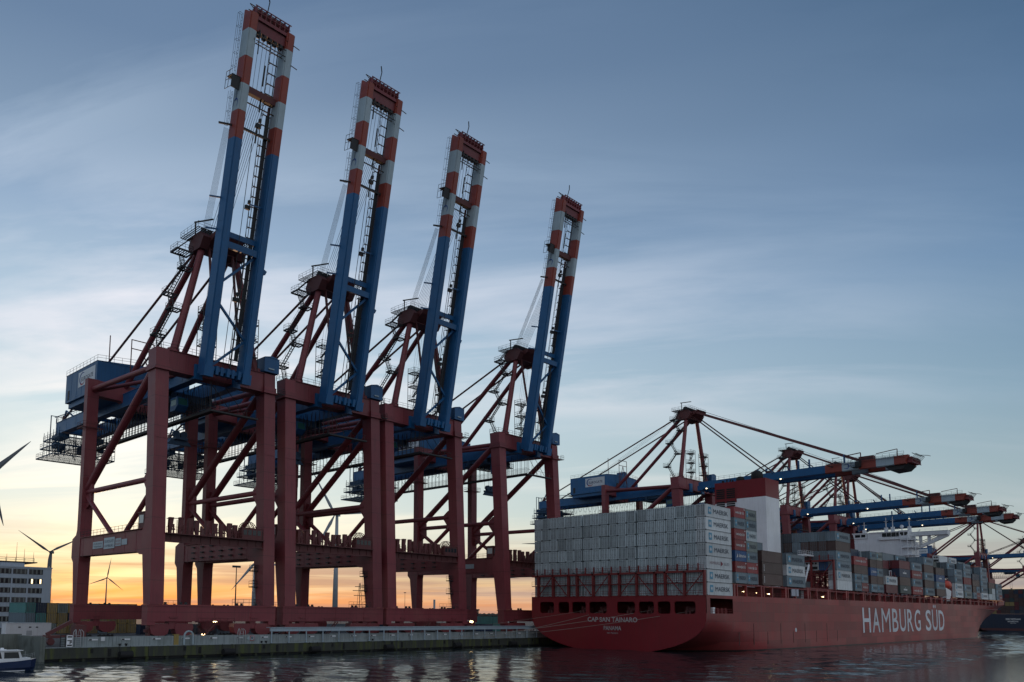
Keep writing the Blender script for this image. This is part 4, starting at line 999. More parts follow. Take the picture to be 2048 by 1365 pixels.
# transom with its row of mooring openings
mb = MB(); ys = [(131.1, 126.6), (125.2, 121.9), (121.0, 116.8), (115.9, 110.8), (107.9, 103.0), (102.0, 98.0), (97.1, 93.8), (92.9, 87.7)]
zt0, zt1 = 8.6, 11.4; X0 = XT-.02; th = .3
top = deckz(XT)
mb.box((X0, YC-24.3, zt1), (X0+th, YC+24.3, top))
edges = [YC+24.3]+[v for p_ in ys for v in p_]+[YC-24.3]
for a, b in zip(edges[0::2], edges[1::2]): mb.box((X0, b, zt0), (X0+th, a, zt1))
low_ = [(X0, YC+24.3, zt0)]
zz = 8.1
pts = []
for i in range(41):
    a = PI*i/40; y = math.cos(a)*24.3; t_ = min(1, abs(y)/24.3); q = max(0, 1-t_**2)**(1/2.2); pts.append((X0, YC+y, 8.1-q*8.95))
mb.prism([(X0, YC+24.3, zt0)]+pts+[(X0, YC-24.3, zt0)], (th, 0, 0))
for a, b in ys:                                                    # rounded corners of the openings
    for (y, sy) in ((a, -1), (b, 1)):
        for (zc_, sz) in ((zt0, 1), (zt1, -1)): mb.prism([(X0, y, zc_), (X0, y+sy*.55, zc_), (X0, y+sy*.16, zc_+sz*.16), (X0, y, zc_+sz*.55)], (th, 0, 0))
TRANS = paint('transom_red_paint', (.20, .008, .015), .45, .45, (.09, .02, .02), .12, patch=((.20, .022, .02), .07, .5))
SB(mb, 'transom', TRANS)
mb = MB()
mb.box((XT+.4, YC-23.9, 8.2), (184, YC+23.9, 8.5)); mb.box((183.6, YC-23.9, 8.5), (184, YC+23.9, 12.1)); mb.box((XT+.4, YC-23.9, 12.15), (184, YC+23.9, 12.5))
SB(mb, 'mooring_deck', DECKRED)
for i, (a, b) in enumerate(ys):
    if i in (0, 2, 3, 4, 5, 7):
        mb = MB(); m_ = (a+b)/2; mb.tube((171, m_-1, 9.6), (171, m_+.8, 9.6), .75, 12); mb.box((170.2, m_-1.3, 8.5), (171.8, m_-1.0, 10)); mb.box((170.2, m_+.8, 8.5), (171.8, m_+1.3, 10.3)); mb.tube((168.6, m_+.4, 8.5), (168.6, m_+.4, 9.3), .22, 10); mb.tube((168.6, m_-.6, 8.5), (168.6, m_-.6, 9.3), .22, 10)
        SB(mb, 'mooring_winch', RED2)
mb = MB()
for x in (170, 171.8, 174.5, 176.5, 178.4): mb.box((x, 86.2, 8.5), (x+.9, 86.9, 9.7)); mb.tube((x+.4, 86.4, 9.7), (x+.4, 86.4, 10.), .3, 10)
mb.rail([(169.4, 85.4, 8.75), (180.2, 85.4, 8.75)], 1.0, 1.2); SB(mb, 'side_winch', DECKRED)
mb = MB(); mb.box((171.2, 85.6, 8.7), (172.3, 86.1, 10.1)); SB(mb, 'white_locker', SHIPWHITE)
# hatch level, coamings, side stanchions
mb = MB()
mb.box((184, YC-24.0, 12.2), (452, YC+24.0, 12.6)); mb.box((181, YC-19, 12.5), (458, YC+19, 15.6)); SB(mb, 'main_deck', DECKRED)
mb = MB()
x = 181.6
def dz(x): return deckz(x)
while x < 466:
    zt = 15.7+(x-182)*.003
    yy = YC-half(min(x, 490), deckz(x))+.1
    for a_, b_, w_ in ((x-.45, x+.45, 1.), (x+6.2, x+6.6, .6), (x+1.2, x+1.7, 1.)):
        mb = MB(); mb.box((a_, yy, dz(x)-.1), (b_, yy+w_, zt)); mb.box((a_+.1, yy+w_, zt-.5), (b_-.1, yy+w_+.5, zt-.2)); SB(mb, 'deck_stanchion', SHIPRED)
    x += 14.6
mb = MB(); mb.box((180.4, YSB+.15, 15.35), (448, YSB+1.1, 15.7)); mb.rail([(182, YSB+.2, 12.8), (255, YSB+.2, 13.2)], 1.1, 2.); SB(mb, 'coaming', DECKRED)
for i, (x, y, z_) in enumerate(((184.5, 87.2, 14.2), (190.5, 87.2, 14.1), (198.3, 87.2, 14.), (204.8, 87.2, 13.9), (243.5, 88, 14.))):
    mb = MB(); mb.tube((x, y, z_), (x+.3, y, z_), .13, 8); mb.tube((x+.1, y, z_), (x+.1, y+.5, z_), .05, 6); SB(mb, 'deck_lamp', LAMP)
# lashing bridges
def lashing(x, z0, z1, y0, y1, nm='lashing_bridge', step=5.0, wide=False):
    mb = MB()
    mb.box((x, y0, z1-.5), (x+1.0, y1, z1)); mb.box((x, y0, (z0+z1)/2-.12), (x+.9, y1, (z0+z1)/2+.05)); 
    y = y0; i = 0
    while y < y1+.1:
        mb.box((x, y-.22, z0), (x+.8, y+.22, z1)); 
        if y+step < y1+.5 and wide and i % 3 != 2:
            a, b = (z0+.3, z1-.8) if i % 2 else (z1-.8, z0+.3)
            mb.beam((x+.1, y+.4, a), (x+.1, y+step*.9-.4, b), .18, .18)
        y += (step*.9, step*.9, step*.5)[i % 3] if wide else step; i += 1
        if wide and i % 2: pass
    for zz in (z1, (z0+z1)/2, z0): mb.rail([(x, y0, zz), (x, y1, zz)], 1.1, 1.3)
    y = y0+1.25
    while y < y1: mb.box((x-.05, y-.13, z1), (x+.2, y+.13, z1+1.5)); y += 2.5
    return SB(mb, nm, DECKRED)
lashing(166.9, 12.7, 18.3, 85.4, 133.4, step=5.3, wide=True)
for k, x in enumerate((180.7, 195.1, 209.6)): lashing(x, 15.8, 27. if k == 0 else 22., 86, 133)
mb = MB(); mb.box((224.2, 86, 15.8), (246.5, 110, 16.2)); SB(mb, 'open_hatch', DECKRED)
lashing(245.6, 16, 24.8, 85.6, 133, wide=True, step=7)
for x in (260.2, 275., 289.4, 304.4, 318.6, 333.8, 348.8, 375.6, 390.4, 404.9, 419.4, 433.9, 448.4): lashing(x, 15.9, 22.5 if x < 430 else 20., 86.3 if x < 440 else 90, 132 if x < 440 else 128, step=7.)
# funnel casing
mb = MB()
mb.box((231.0, 98.3, 16), (240.4, 107.0, 43.0), 0); mb.box((230.98, 98.28, 43.0), (240.42, 107.02, 48.4), 1)
mb.box((231.25, 107.0, 16), (240.3, 113.9, 42.0), 0); mb.box((231.23, 107.02, 42.0), (240.32, 113.92, 48.3), 1)
mb.box((239.8, 98.5, 20), (241.6, 107, 26.), 0)
fn = SB(mb, 'funnel_casing', [SHIPWHITE, TRANS]); 
for yy in (107.6, 110.8):
    for z0 in (43.4, 39.6):
        mb = MB()
        for k in range(5): mb.box((231.12, yy, z0+k*.62), (231.22, yy+2.6, z0+.42+k*.62))
        lv = SB(mb, 'louvre', BLACK, fn); lv.matrix_parent_inverse = Matrix.Identity(4)
def dome(cy, r, h, x=235.5):
    mb = MB(); n = 16; base = len(mb.v)
    prof = [(r*.8, 48.4), (r, 48.9), (r*1.02, 48.4+h*.55), (r*.86, 48.4+h*.85), (r*.5, 48.4+h)]
    S = [[(x+q*math.cos(2*PI*i/n), cy+q*math.sin(2*PI*i/n), z_) for i in range(n)] for q, z_ in prof]
    loft(mb, S); o = SB(mb, 'exhaust_uptake', BLACK, fn); smooth(o)
dome(102.6, 1.7, 3.0); dome(107.8, 1.2, 1.9)
mb = MB(); rr = random.Random(8)
for k in range(6): y = 109.5+k*.75; mb.tube((235, y, 48.3), (235+rr.uniform(-.6, .6), y+rr.uniform(-.3, .4), 49.3+rr.uniform(0, .7)), .22, 8); 
SB(mb, 'exhaust_pipe', BLACK, fn)
mb = MB(); mb.rail([(231, 98.4, 48.4), (240.3, 98.4, 48.4)], 1, 1.6); 
# crew gangway abaft the funnel
mb = MB(); platform(mb, (240.5, 91.5), (252., 93.5), 26.4, .5, (1, 1, 1, 1)); mb.box((240.5, 91.5, 25.9), (252, 91.7, 26.4)); mb.box((241, 92.2, 16), (241.6, 92.8, 26)); SB(mb, 'side_gangway', SHIPWHITE)
mb = MB(); mb.beam((225.5, 86.5, 16), (230, 86.5, 22.5), .3, .4); mb.box((225, 86.2, 13), (226, 87, 16)); SB(mb, 'provision_jib', SHIPWHITE)
mb = MB(); mb.box((214.5, 85.3, 13.6), (219., 85.5, 15.4)); SB(mb, 'banner', paint('pale_banner', (.5, .52, .6), .6, .1))
# deckhouse and bridge
dh = MB(); dh.box((366, 100.5, 16), (376, 118.5, 39.4)); dh.box((366, 101.2, 39.4), (376, 113.4, 43.2)); dh.box((365.7, 101.4, 43.2), (376.3, 112.8, 43.6)); dh.box((366.4, 113.4, 39.4), (376, 118.7, 41.2)); 
dh.box((365.2, 97.8, 40.2), (376, 109.0, 41.0)); dhp = SB(dh, 'deckhouse', SHIPWHITE)
def sub(mb, nm, mt, par=dhp):
    o = mb.build(nm, mt, None); o.parent = par; return o
for s_ in (0, 1): pass
m = MB()
for k in range(4): m.box((365.6, 107.6-k*1.75-1.45, 41.5), (365.99, 107.6-k*1.75, 43.0))
sub(m, 'bridge_window', GLASS)
m = MB(); m.box((365.2, 97.8, 41.), (369.5, 101.2, 43.4)); m.box((365.0, 97.6, 43.4), (369.8, 101.3, 43.7)); sub(m, 'wheelhouse', SHIPWHITE)
m = MB(); m.box((365.15, 98.1, 41.6), (365.19, 99.3, 43.)); m.box((365.15, 99.6, 41.6), (365.19, 100.9, 43.)); sub(m, 'bridge_window', GLASS)
m = MB(); m.prism([(366, 113.6, 41.2), (366, 118.6, 41.2), (366, 119.2, 43.3), (366, 113.6, 43.3)], (5, 0, 0)); m.box((365.8, 113.4, 43.3), (371.2, 119.4, 43.6)); sub(m, 'wing_cabin', SHIPWHITE)
m = MB(); m.box((365.93, 114.2, 41.8), (365.98, 115.8, 42.9)); m.box((365.93, 116.2, 41.8), (365.98, 118.2, 42.9)); sub(m, 'wing_window', GLASS)
m = MB()                                                         # starboard stair tower
for k in range(7):
    z_ = 21.+k*3.1; m.box((363.9, 94.8, z_), (370, 100.4, z_+.25)); m.rail([(364, 100.4, z_+.25), (364, 94.9, z_+.25), (370, 94.9, z_+.25)], 1.1, 1.5)
for y in (95., 97.8, 100.2): m.box((364., y, 16), (364.25, y+.25, 42))
m.box((366, 97, 16), (376, 100.5, 39.4)); m.beam((364.2, 95, 41), (364.2, 93.2, 43.5), .2, .2)
sub(m, 'stair_tower', SHIPWHITE)
m = MB()                                                         # bridge wing carried on an open bracket
m.box((368.5, 84.7, 41.5), (372.5, 97.8, 43.)); m.box((368.4, 84.6, 43.0), (372.6, 97.9, 43.15))
def bar(a, b, w_=.9): m.beam((370.5, a[0], a[1]), (370.5, b[0], b[1]), 1.2, w_, up=(1, 0, 0))
m.prism([(369.8, 97.8, 41.5), (369.8, 96.8, 41.5), (369.8, 96.8, 37.0), (369.8, 97.8, 36.4)], (1.3, 0, 0)); m.prism([(369.8, 84.7, 41.5), (369.8, 84.7, 40.9), (369.8, 97.8, 35.2), (369.8, 97.8, 36.8), (369.8, 89.5, 40.1), (369.8, 88.4, 41.5)], (1.3, 0, 0))
m.box((369.8, 94.3, 37.9), (371.1, 95.2, 41.5)); m.box((369.8, 91.2, 39.2), (371.1, 92.2, 41.5))
m.rail([(368.5, 84.7, 43.1), (368.5, 97.8, 43.1)], 1., 2.5)
sub(m, 'bridge_wing', SHIPWHITE)
m = MB()
for (y, h_) in ((116, 5.2), (107.5, 6.5), (105, 7.0), (98.8, 6.4)):
    m.prism([(371-.6, y-.6, 43.5), (371+.6, y-.6, 43.5), (371+.6, y+.6, 43.5), (371-.6, y+.6, 43.5)], (0, 0, h_*.35)); m.tube((371, y, 43.5), (371, y, 43.5+h_), .22, 6, .1); m.beam((371, y-.9, 43.5+h_*.75), (371, y+.9, 43.5+h_*.75), .1, .1)
m.tube((371, 101.6, 43.5), (371, 101.6, 45.3), .2, 8)
sub(m, 'signal_mast', SHIPWHITE)
m = MB(); loft(m, [[(371+q*math.cos(2*PI*i/12), 101.6+q*math.sin(2*PI*i/12), z_) for i in range(12)] for q, z_ in ((.2, 45.1), (.7, 45.4), (.75, 45.9), (.5, 46.4), (.1, 46.6))]); smooth(sub(m, 'radome', SHIPWHITE))
m = MB(); m.rail([(366, 101.3, 43.6), (366, 112.7, 43.6)], 1.1, 1.6); sub(m, 'monkey_island_rail', SHIPWHITE)
# bulwark at the bow
m = MB(); P = []
for x in list(range(455, 501, 5))+[501.5]:
    P.append((x, YC-half(x, deckz(x)), deckz(x)))
for a, b in zip(P, P[1:]): m.quadbox([a, (a[0], a[1]+.3, a[2]), (b[0], b[1]+.3, b[2]), b, (a[0], a[1]-.2, a[2]+1.6), (a[0], a[1]+.1, a[2]+1.6), (b[0], b[1]+.1, b[2]+1.6), (b[0], b[1]-.2, b[2]+1.6)])
SB(m, 'bow_bulwark', SHIPRED)
# names
def ship_text(body, w_, h_, loc_, facing, mt, bold=0.):
    o = put_text(body, w_, h_, loc_, facing, mt, ship, bold=bold); o.matrix_parent_inverse = SI; return o
HW = paint('hull_lettering_white', (.70, .74, .80), .5, .35, (.25, .2, .2), .3)
xq = 267.0
for ch, wd in (('H', 8.6), ('A', 8.8), ('M', 10.4), ('B', 7.6), ('U', 8.4), ('R', 8.2), ('G', 8.6)):
    hh = 7.6; z0 = 3.6
    ship_text(ch, wd*.82, hh, (xq, YC-24.3-.06, z0), FACE_W, HW, 0. if ch == 'M' else .008); xq += wd*1.02
xq = 333.5
for ch, wd in (('S', 8.2), ('Ü', 8.6), ('D', 9.)):
    ship_text(ch, wd*.84, 7.6 if ch != 'Ü' else 9.6, (xq, YC-24.3-.06, 3.6), FACE_W, HW, .01); xq += wd*1.02
HT = paint('transom_lettering', (.40, .38, .38), .6, .5, (.2, .12, .1), .5)
ship_text('CAP SAN TAINARO', 13.9, 1.15, (XT-.06, 116.3, 6.55), FACE_S, HT, .02)
ship_text('PANAMA', 4.9, 1.0, (XT-.06, 111.7, 4.6), FACE_S, HT, .02)
ship_text('IMO 9622215', 3.1, .33, (XT-.06, 110.8, 3.75), FACE_S, HT, .01)
m = MB()
for i in range(9): m.box((183+i*7.8, YC-24.3-.05, 1.5), (183.12+i*7.8, YC-24.25, 6.5 if i % 2 else 4.5))
m.box((YC, 0, 0), (YC, 0, 0)) if 0 else None
SB(m, 'hull_weld_mark', BOOTTOP)
m = MB(); m.tube((216, YC-24.33, 4.8), (216, YC-24.28, 4.8), .55, 16); SB(m, 'draught_mark', HW)
# lifeboat stations ahead of the deckhouse
lb = MB(); loft(lb, [[(370+a, 86.6+q*math.cos(2*PI*i/12), 21.4+q*1.1*math.sin(2*PI*i/12)) for i in range(12)] for a, q in ((-3.9, .2), (-3.2, 1.2), (-1, 1.6), (1.5, 1.6), (3.4, 1.2), (4.2, .2))]); o = lb.build('lifeboat', plain('lifeboat_orange', (.55, .06, .03), .5)); smooth(o); tag(o, 'orange red lifeboat hanging between container stacks near the bow', 'lifeboat')
lb = MB(); lb.prism([(364.6, 85.6, 20.2), (366.3, 85.6, 17.), (372.2, 85.6, 17.), (373., 85.6, 19.)], (0, 2.4, 0)); lb.box((366, 85.7, 15), (371.8, 88, 17)); o = lb.build('rescue_boat', SHIPWHITE); tag(o, 'white rescue boat below the orange lifeboat', 'boat')
# mooring lines: from quay bollards to the stern openings
for i, (a, b, l) in enumerate((((150, 135.4, 2.4), (170.5, 112.4, 9.6), 'upper'), ((138, 135.4, 2.4), (170.5, 100.2, 9.5), 'middle'), ((150, 135.2, 2.4), (170.5, 89.5, 9.4), 'lower'), ((92, 135.4, 2.4), (170.5, 118.5, 9.4), 'long thin'))):
    m = MB(); P = []
    for k in range(17):
        t_ = k/16; v = Vector(a).lerp(Vector(b), t_); v.z -= 1.1*4*t_*(1-t_)*(.5 if i < 3 else .9); P.append(v)
    m.line(P, .045 if i < 3 else .025, 6); tag(m.build('mooring_line', plain('pale_rope', (.26, .23, .20))), l+' mooring rope running from the quay up to the red stern', 'rope', 'stern mooring lines')

# ------------------------------------------------------------------ cargo
ORD = ['first', 'second', 'third', 'fourth', 'fifth', 'sixth', 'seventh', 'eighth', 'ninth', 'tenth', 'eleventh', 'twelfth', 'thirteenth', 'fourteenth', 'fifteenth', 'sixteenth', 'seventeenth', 'eighteenth', 'nineteenth']
rr = random.Random(11)
x0 = 168.2; zc0 = 12.8; Hh = 2.896
def rowy(j): return YSB+j*2.515+(.35 if j > 6 else 0)+(.35 if j > 12 else 0)
sidecol = ['M', 'M', 'HR', 'M', 'M', 'M', 'M']
for t_ in range(7):
    for j in range(19):
        c = 'reefer' if rr.random() > .05 else 'slate'
        if j == 0: c = 'white'
        if j == 0 and t_ == 4: c = 'white'
        let = sidecol[t_] if j == 0 else None
        wob = 0 if j == 0 else rr.uniform(0, .14)
        lab = f'white box of stern wall, {ORD[t_]} tier up, {ORD[j]} column from right'
        if j == 0: lab = f'white {"HAMBURG SÜD" if let == "HR" else "MAERSK"} container on the stern corner, {ORD[t_]} from the bottom'
        oc = container(x0+wob, rowy(j), zc0+t_*2.92, 12.19, Hh-.03, c, lab, 'containers stacked across the stern', let, 'd' if rr.random() < .8 else 'k'); oc.scale = (1, .955 if j else .985, .985)
DK = 'containers on the ship deck'
BAY = {}
def bay(name, x, L, z0, H, outer, lets, where, two=False, inner=None):
    """outer: tier colours from bottom; inner: list of rows of tier colours (None = not built)"""
    cn = {'grey': 'grey', 'white': 'white', 'reefer': 'pale', 'red': 'red', 'brown': 'brown', 'blue': 'blue', 'navy': 'dark blue', 'dred': 'dark red', 'green': 'dark green', 'sage': 'greenish grey', 'orange': 'orange red', 'dgrey': 'dark grey'}
    ln = {'M': ' marked MAERSK', 'H': ' marked HAMBURG SÜD', 'S': ' marked Safmarine', 'd': ' with emblem', 'V': ' with marks', None: ''}
    for t_, c in enumerate(outer):
        for k in range(2 if (two is True or (two and t_ in two)) else 1):
            Lk = 6.058 if (two is True or (two and t_ in two)) else L
            cc = c[k] if isinstance(c, tuple) else c
            le = lets[t_]; le = le[k] if isinstance(le, tuple) else le
            side = ('left ', 'right ')[k] if Lk < 7 else ''
            container(x+k*6.13, YSB, z0+t_*H, Lk, H-.02, cc, f'{side}{cn[cc]} container{ln[le]}, {ORD[t_]} tier, {where}', DK, le, None)
    for j, row in enumerate(inner or []):
        for t_, c in row:
            d_ = 'd' if c != 'white' else 'r'
            container(x, YSB+(j+1)*2.515, z0+t_*H, L, H-.02, c, f'{cn[c]} box, {ORD[t_]} tier, {ORD[j+1]} row inboard, {where}', DK, 'M' if (c in ('grey', 'white') and rr.random() < .5) else None, d_)
bay('b2', 182.2, 12.19, 15.9, 2.58, [('grey', 'grey'), ('red', 'red'), ('blue', 'grey'), ('red', 'sage'), ('red', 'reefer'), ('grey', 'grey'), ('red', 'sage')],
    [('M', 'M'), ('H', 'H'), ('S', 'M'), ('H', 'M'), ('H', 'M'), ('M', 'M'), ('H', 'M')], 'beside white stern corner stack', True, [[(6, 'dgrey'), (5, 'dgrey')]])
bay('b3', 196.8, 12.19, 15.95, 2.85, ['brown', 'brown', 'brown'], ['V', 'V', None], 'before the white funnel', inner=[[(2, 'brown')], [(3, 'grey')]])
bay('b4', 211.5, 12.19, 15.98, 2.87, ['grey', 'white', 'grey'], ['M', 'M', 'M'], 'stack right of brown boxes', inner=[[(2, 'dgrey')], [(2, 'dgrey')]])
for j, (dx, c, c2) in enumerate(((226.2, 'navy', 'grey'), (232.4, 'blue', 'dgrey'))):
    for t_ in range(2):
        cc = (c, c2)[t_] if j else (c2, c)[t_]
        container(dx, 89.5, 16.2+t_*2.6-3.2, 6.058, 2.58, 'grey' if cc == 'grey' else cc, f'{"grey" if cc == "grey" else "dark"} short container, {"upper" if t_ else "lower"} {"right" if j else "left"} one below the funnel gangway', DK, 'M' if cc == 'grey' else None, 'd')
b5in = []
for j in range(9):
    r_ = []
    for t_ in range(2, 6):
        if t_ == 5 and j > 5: continue
        if t_ == 5: c = 'grey' if j < 4 else 'dgrey'
        elif t_ == 4 and j > 3: c = ('brown', 'dgrey', 'grey', 'dred', 'brown')[j-4]
        elif t_ == 4: c = 'brown' if j < 3 else 'grey'
        elif t_ == 3: c = 'brown' if j in (2,) else 'grey'
        else: c = 'blue' if j == 0 else ('white' if j < 4 else 'dgrey')
        r_.append((t_, c))
    b5in.append(r_)
bay('b5', 247.2, 12.19, 16.15, 2.85, ['white', 'white', 'grey', 'grey', 'brown', 'grey'], [None, 'M', 'M', 'M', None, 'M'], 'tall stack between funnel and bridge', inner=b5in)
bay('b6', 261.8, 12.19, 16.2, 2.65, [('grey', 'red'), ('grey', 'grey'), 'brown', 'red'], [('M', 'H'), ('M', 'M'), None, 'H'], 'right of tall MAERSK stack', two=(0, 1), inner=[[(4, 'navy'), (3, 'dgrey')], [(4, 'grey'), (5, 'grey')], [(5, 'grey')]])
bay('b7', 276.5, 12.19, 16.25, 2.58, [('grey', 'grey'), ('brown', 'brown'), ('blue', 'grey'), ('brown', 'brown'), ('grey', 'sage')], [('M', 'M'), (None, None), ('S', 'M'), (None, None), ('M', 'M')], 'stack before white deckhouse', True)
bay('b8', 291., 12.19, 16.3, 2.8, ['dred', 'white'], [None, 'M'], 'lowest stack near deckhouse', inner=[[(2, 'dgrey'), (3, 'dred')], [(2, 'navy'), (3, 'navy')], [(3, 'dred'), (4, 'grey')]])
bay('b9', 306., 12.19, 16.5, 2.84, ['green', 'brown', 'navy', 'dred'], ['d', None, 'd', None], 'stack topped dark red', inner=[[(3, 'dred')], [(3, 'dgrey'), (4, 'grey')]])
bay('b10', 320.2, 12.19, 16.5, 2.84, ['red', 'grey', 'red', 'grey'], ['H', 'M', 'H', 'M'], 'alternating red grey stack', inner=[[(3, 'grey')], [(4, 'grey')]])
bay('b11', 335.4, 12.19, 16.55, 2.82, ['grey', 'brown', 'grey', 'brown', 'grey'], ['M', None, 'M', None, 'M'], 'stack left of bright blue box', inner=[[(4, 'grey')], [(4, 'dgrey')], [(4, 'grey')]])
bay('b12', 350.5, 12.19, 16.6, 2.72, ['brown', 'grey', 'blue', 'brown'], [None, 'M', 'd', None], 'stack with bright blue box', inner=[[(3, 'green'), (4, 'green')], [(4, 'dgrey'), (3, 'dgrey')]])
bay('b13', 377.5, 12.19, 16.7, 2.85, ['white', 'white', 'grey', 'grey'], ['M', 'M', 'M', 'M'], 'stack right of lifeboat', inner=[[(4, 'grey'), (3, 'dgrey')], [(4, 'green'), (5, 'white')]])
bay('b14', 392., 12.19, 16.7, 2.86, ['sage', 'grey', 'red', 'grey', 'grey'], ['M', 'M', None, 'M', 'M'], 'bow stack with red box', inner=[[(4, 'dgrey')], [(5, 'white')]])
bay('b15', 406.5, 12.19, 16.7, 2.68, [('grey', 'red'), ('brown', 'grey'), 'brown', 'navy'], [('M', 'H'), (None, 'M'), None, None], 'bow stack topped dark blue', two=(0, 1), inner=[[(4, 'grey')], [(4, 'grey'), (5, 'grey')]])
bay('b16', 421., 12.19, 16.75, 2.82, ['white', 'grey', 'grey', 'grey', 'grey'], ['M', 'M', 'M', 'M', 'M'], 'all grey bow stack', inner=[[(4, 'dgrey')]])
bay('b17', 435.5, 12.19, 16.8, 2.6, [('reefer', 'reefer'), ('green', 'reefer'), 'brown'], [(None, None), (None, None), None], 'low bow stack', two=(0, 1), inner=[[(3, 'grey'), (4, 'orange')], [(4, 'orange'), (5, 'orange')]])
bay('b18', 450., 12.19, 16.85, 2.55, [('grey', 'red'), 'grey', 'grey'], [('M', 'H'), 'M', 'M'], 'last stack at bow', two=(0,), inner=[[(3, 'red')]])
print('containers', N_CONT[0])
# ------------------------------------------------------------------ second ship, beyond the bow
s2 = empty('container_ship', (640, 113, 0), 'dark blue container ship moored beyond the red bow, stacked with containers', 'ship')
DB = paint('dark_blue_hull', (.008, .016, .038), .5, .3)
m = MB(); S = []
for x, hb in ((640, 20), (650, 20), (700, 20), (850, 20), (900, 12), (925, .5)):
    S.append([(x, 113-hb, 11.5), (x, 113+hb, 11.5), (x, 113+hb, 6), (x, 113+hb*.86, 1), (x, 113+hb*.5, -1), (x, 113-hb*.5, -1), (x, 113-hb*.86, 1), (x, 113-hb, 6)])
loft(m, S); o = m.build('hull', DB); o.parent = s2; o.matrix_parent_inverse = Matrix.Translation((-640, -113, 0))
def p2(o): o.parent = s2; o.matrix_parent_inverse = Matrix.Translation((-640, -113, 0)); return o
m = MB(); S = [[(639.9, 113-19, 2.2), (639.9, 113+19, 2.2), (639.9, 113+17, .6), (639.9, 113-17, .6)], [(640.2, 113-19, 2.2), (640.2, 113+19, 2.2), (640.2, 113+17, .6), (640.2, 113-17, .6)]]; loft(m, S); p2(m.build('boot_topping', paint('dull_red_boot', (.10, .03, .03), .6)))
for t_, wd, hh, zz in (('ZIM VIETNAM', 8.2, 1.1, 7.6), ('MONROVIA', 5.8, .9, 6.2), ('IMO 9231', 3., .5, 5.3)):
    p2(put_text(t_, wd, hh, (639.85, 113+wd/2, zz), FACE_S, LWHITE, None, bold=.03))
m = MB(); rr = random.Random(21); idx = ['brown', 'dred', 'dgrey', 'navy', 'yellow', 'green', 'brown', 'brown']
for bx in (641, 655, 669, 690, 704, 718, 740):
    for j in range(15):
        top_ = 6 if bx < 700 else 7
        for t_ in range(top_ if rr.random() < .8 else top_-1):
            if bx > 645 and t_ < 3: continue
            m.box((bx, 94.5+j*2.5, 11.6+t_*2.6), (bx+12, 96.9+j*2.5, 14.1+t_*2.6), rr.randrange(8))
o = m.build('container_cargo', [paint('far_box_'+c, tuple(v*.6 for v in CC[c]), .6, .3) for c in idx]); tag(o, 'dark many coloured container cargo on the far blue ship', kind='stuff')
m = MB()
for y, z_ in ((96, 20.8), (96, 19.3), (104, 12.8), (101, 17.), (95, 16)): m.box((640.5, y, z_), (640.9, y+.5, z_+.4))
p2(m.build('deck_lamp', LAMP))

# ------------------------------------------------------------------ left background
ob = empty('office_building', (40, 290, 2.2), 'pale grey five storey office block at the left edge', 'office block')
OW = paint('office_cladding', (.42, .48, .55), .7, .3, (.15, .18, .2), .1)
def po(o): o.parent = ob; o.matrix_parent_inverse = Matrix.Translation((-40, -290, -2.2)); return o
XR = 101.2; YO = 290
m = MB(); m.box((20, YO, 2.2), (XR, YO+18, 22.2)); m.box((19.8, YO-.15, 22.2), (XR+.2, YO+18.2, 22.6)); m.box((20, YO+2, 22.6), (93, YO+16, 24.0), 0); po(m.build('wall', OW))
m = MB(); m.box((20, YO+1.8, 24.0), (97, YO+16.2, 24.35)); po(m.build('roof', STEEL))
xw = XR-7.2
k = 0
while xw > 62:
    for fl in range(6):
        z_ = 4.3+fl*3.15 - (0 if fl else 0)
        m = MB(); m.box((xw-.1, YO-.06, z_), (xw+4.3, YO-.02, z_+1.75)); wn = po(m.build('window', GLASS))
        g = MB()
        for q in range(3): 
            lit = (k == 0 and fl == 4)
            g.box((xw+.75+q*1.35, YO-.1, z_+.1), (xw+1.25+q*1.35, YO-.07, z_+1.6), 1 if lit and q in (0, 2) else 0)
        g.box((xw+.1, YO-.09, z_+1.6), (xw+4.1, YO-.065, z_+1.7))
        b_ = g.build('blind', [paint('window_blind', (.16, .17, .16), .7, .1), plain('lit_window', (1, .9, .6), emit=(1, .75, .42), est=1.6)]); b_.parent = wn
    xw -= 4.95; k += 1
m = MB()
for x, h_ in ((68, 3.5), (75, 5.2), (84, 6), (88.5, 3), (91.5, 7), (94, 5), (97, 4)): m.tube((x, YO+6, 24), (x, YO+6, 24+h_), .12, 5, .04)
m.rail([(60, YO+2, 24.35), (96, YO+2, 24.35)], 1.2, 3, .06); po(m.build('roof_mast', STEEL))
m = MB(); m.box((XR+.02, YO+1, 10), (XR+1.2, YO+3, 10.3)); m.rail([(XR+1.1, YO+1, 10.3), (XR+1.1, YO+3, 10.3)], 1.2, 1.); m.tube((XR+.8, YO+2, 10), (XR+.8, YO+2, 19), .08, 4); po(m.build('escape_ladder', STEEL))
sh = empty('site_shed', (60.5, 200, 2.2), 'long white shed with three tiny windows on the quay at left', 'shed')
def psh(o): o.parent = sh; o.matrix_parent_inverse = Matrix.Translation((-60.5, -200, -2.2)); return o
m = MB(); m.box((60.6, 200, 2.2), (70.4, 203, 5.05)); m.box((60.5, 199.9, 5.05), (70.5, 203.1, 5.15)); psh(m.build('wall', SHIPWHITE))
for x in (63.2, 65.5, 67.): m = MB(); m.box((x, 199.95, 4.05), (x+.5, 199.99, 4.3)); psh(m.build('window', GLASS))
m = MB(); m.box((65., 199.95, 2.3), (66.2, 199.99, 3.4)); psh(m.build('door', paint('pale_door', (.5, .52, .55), .5)))
m = MB()                                                          # striped panels beside the shed
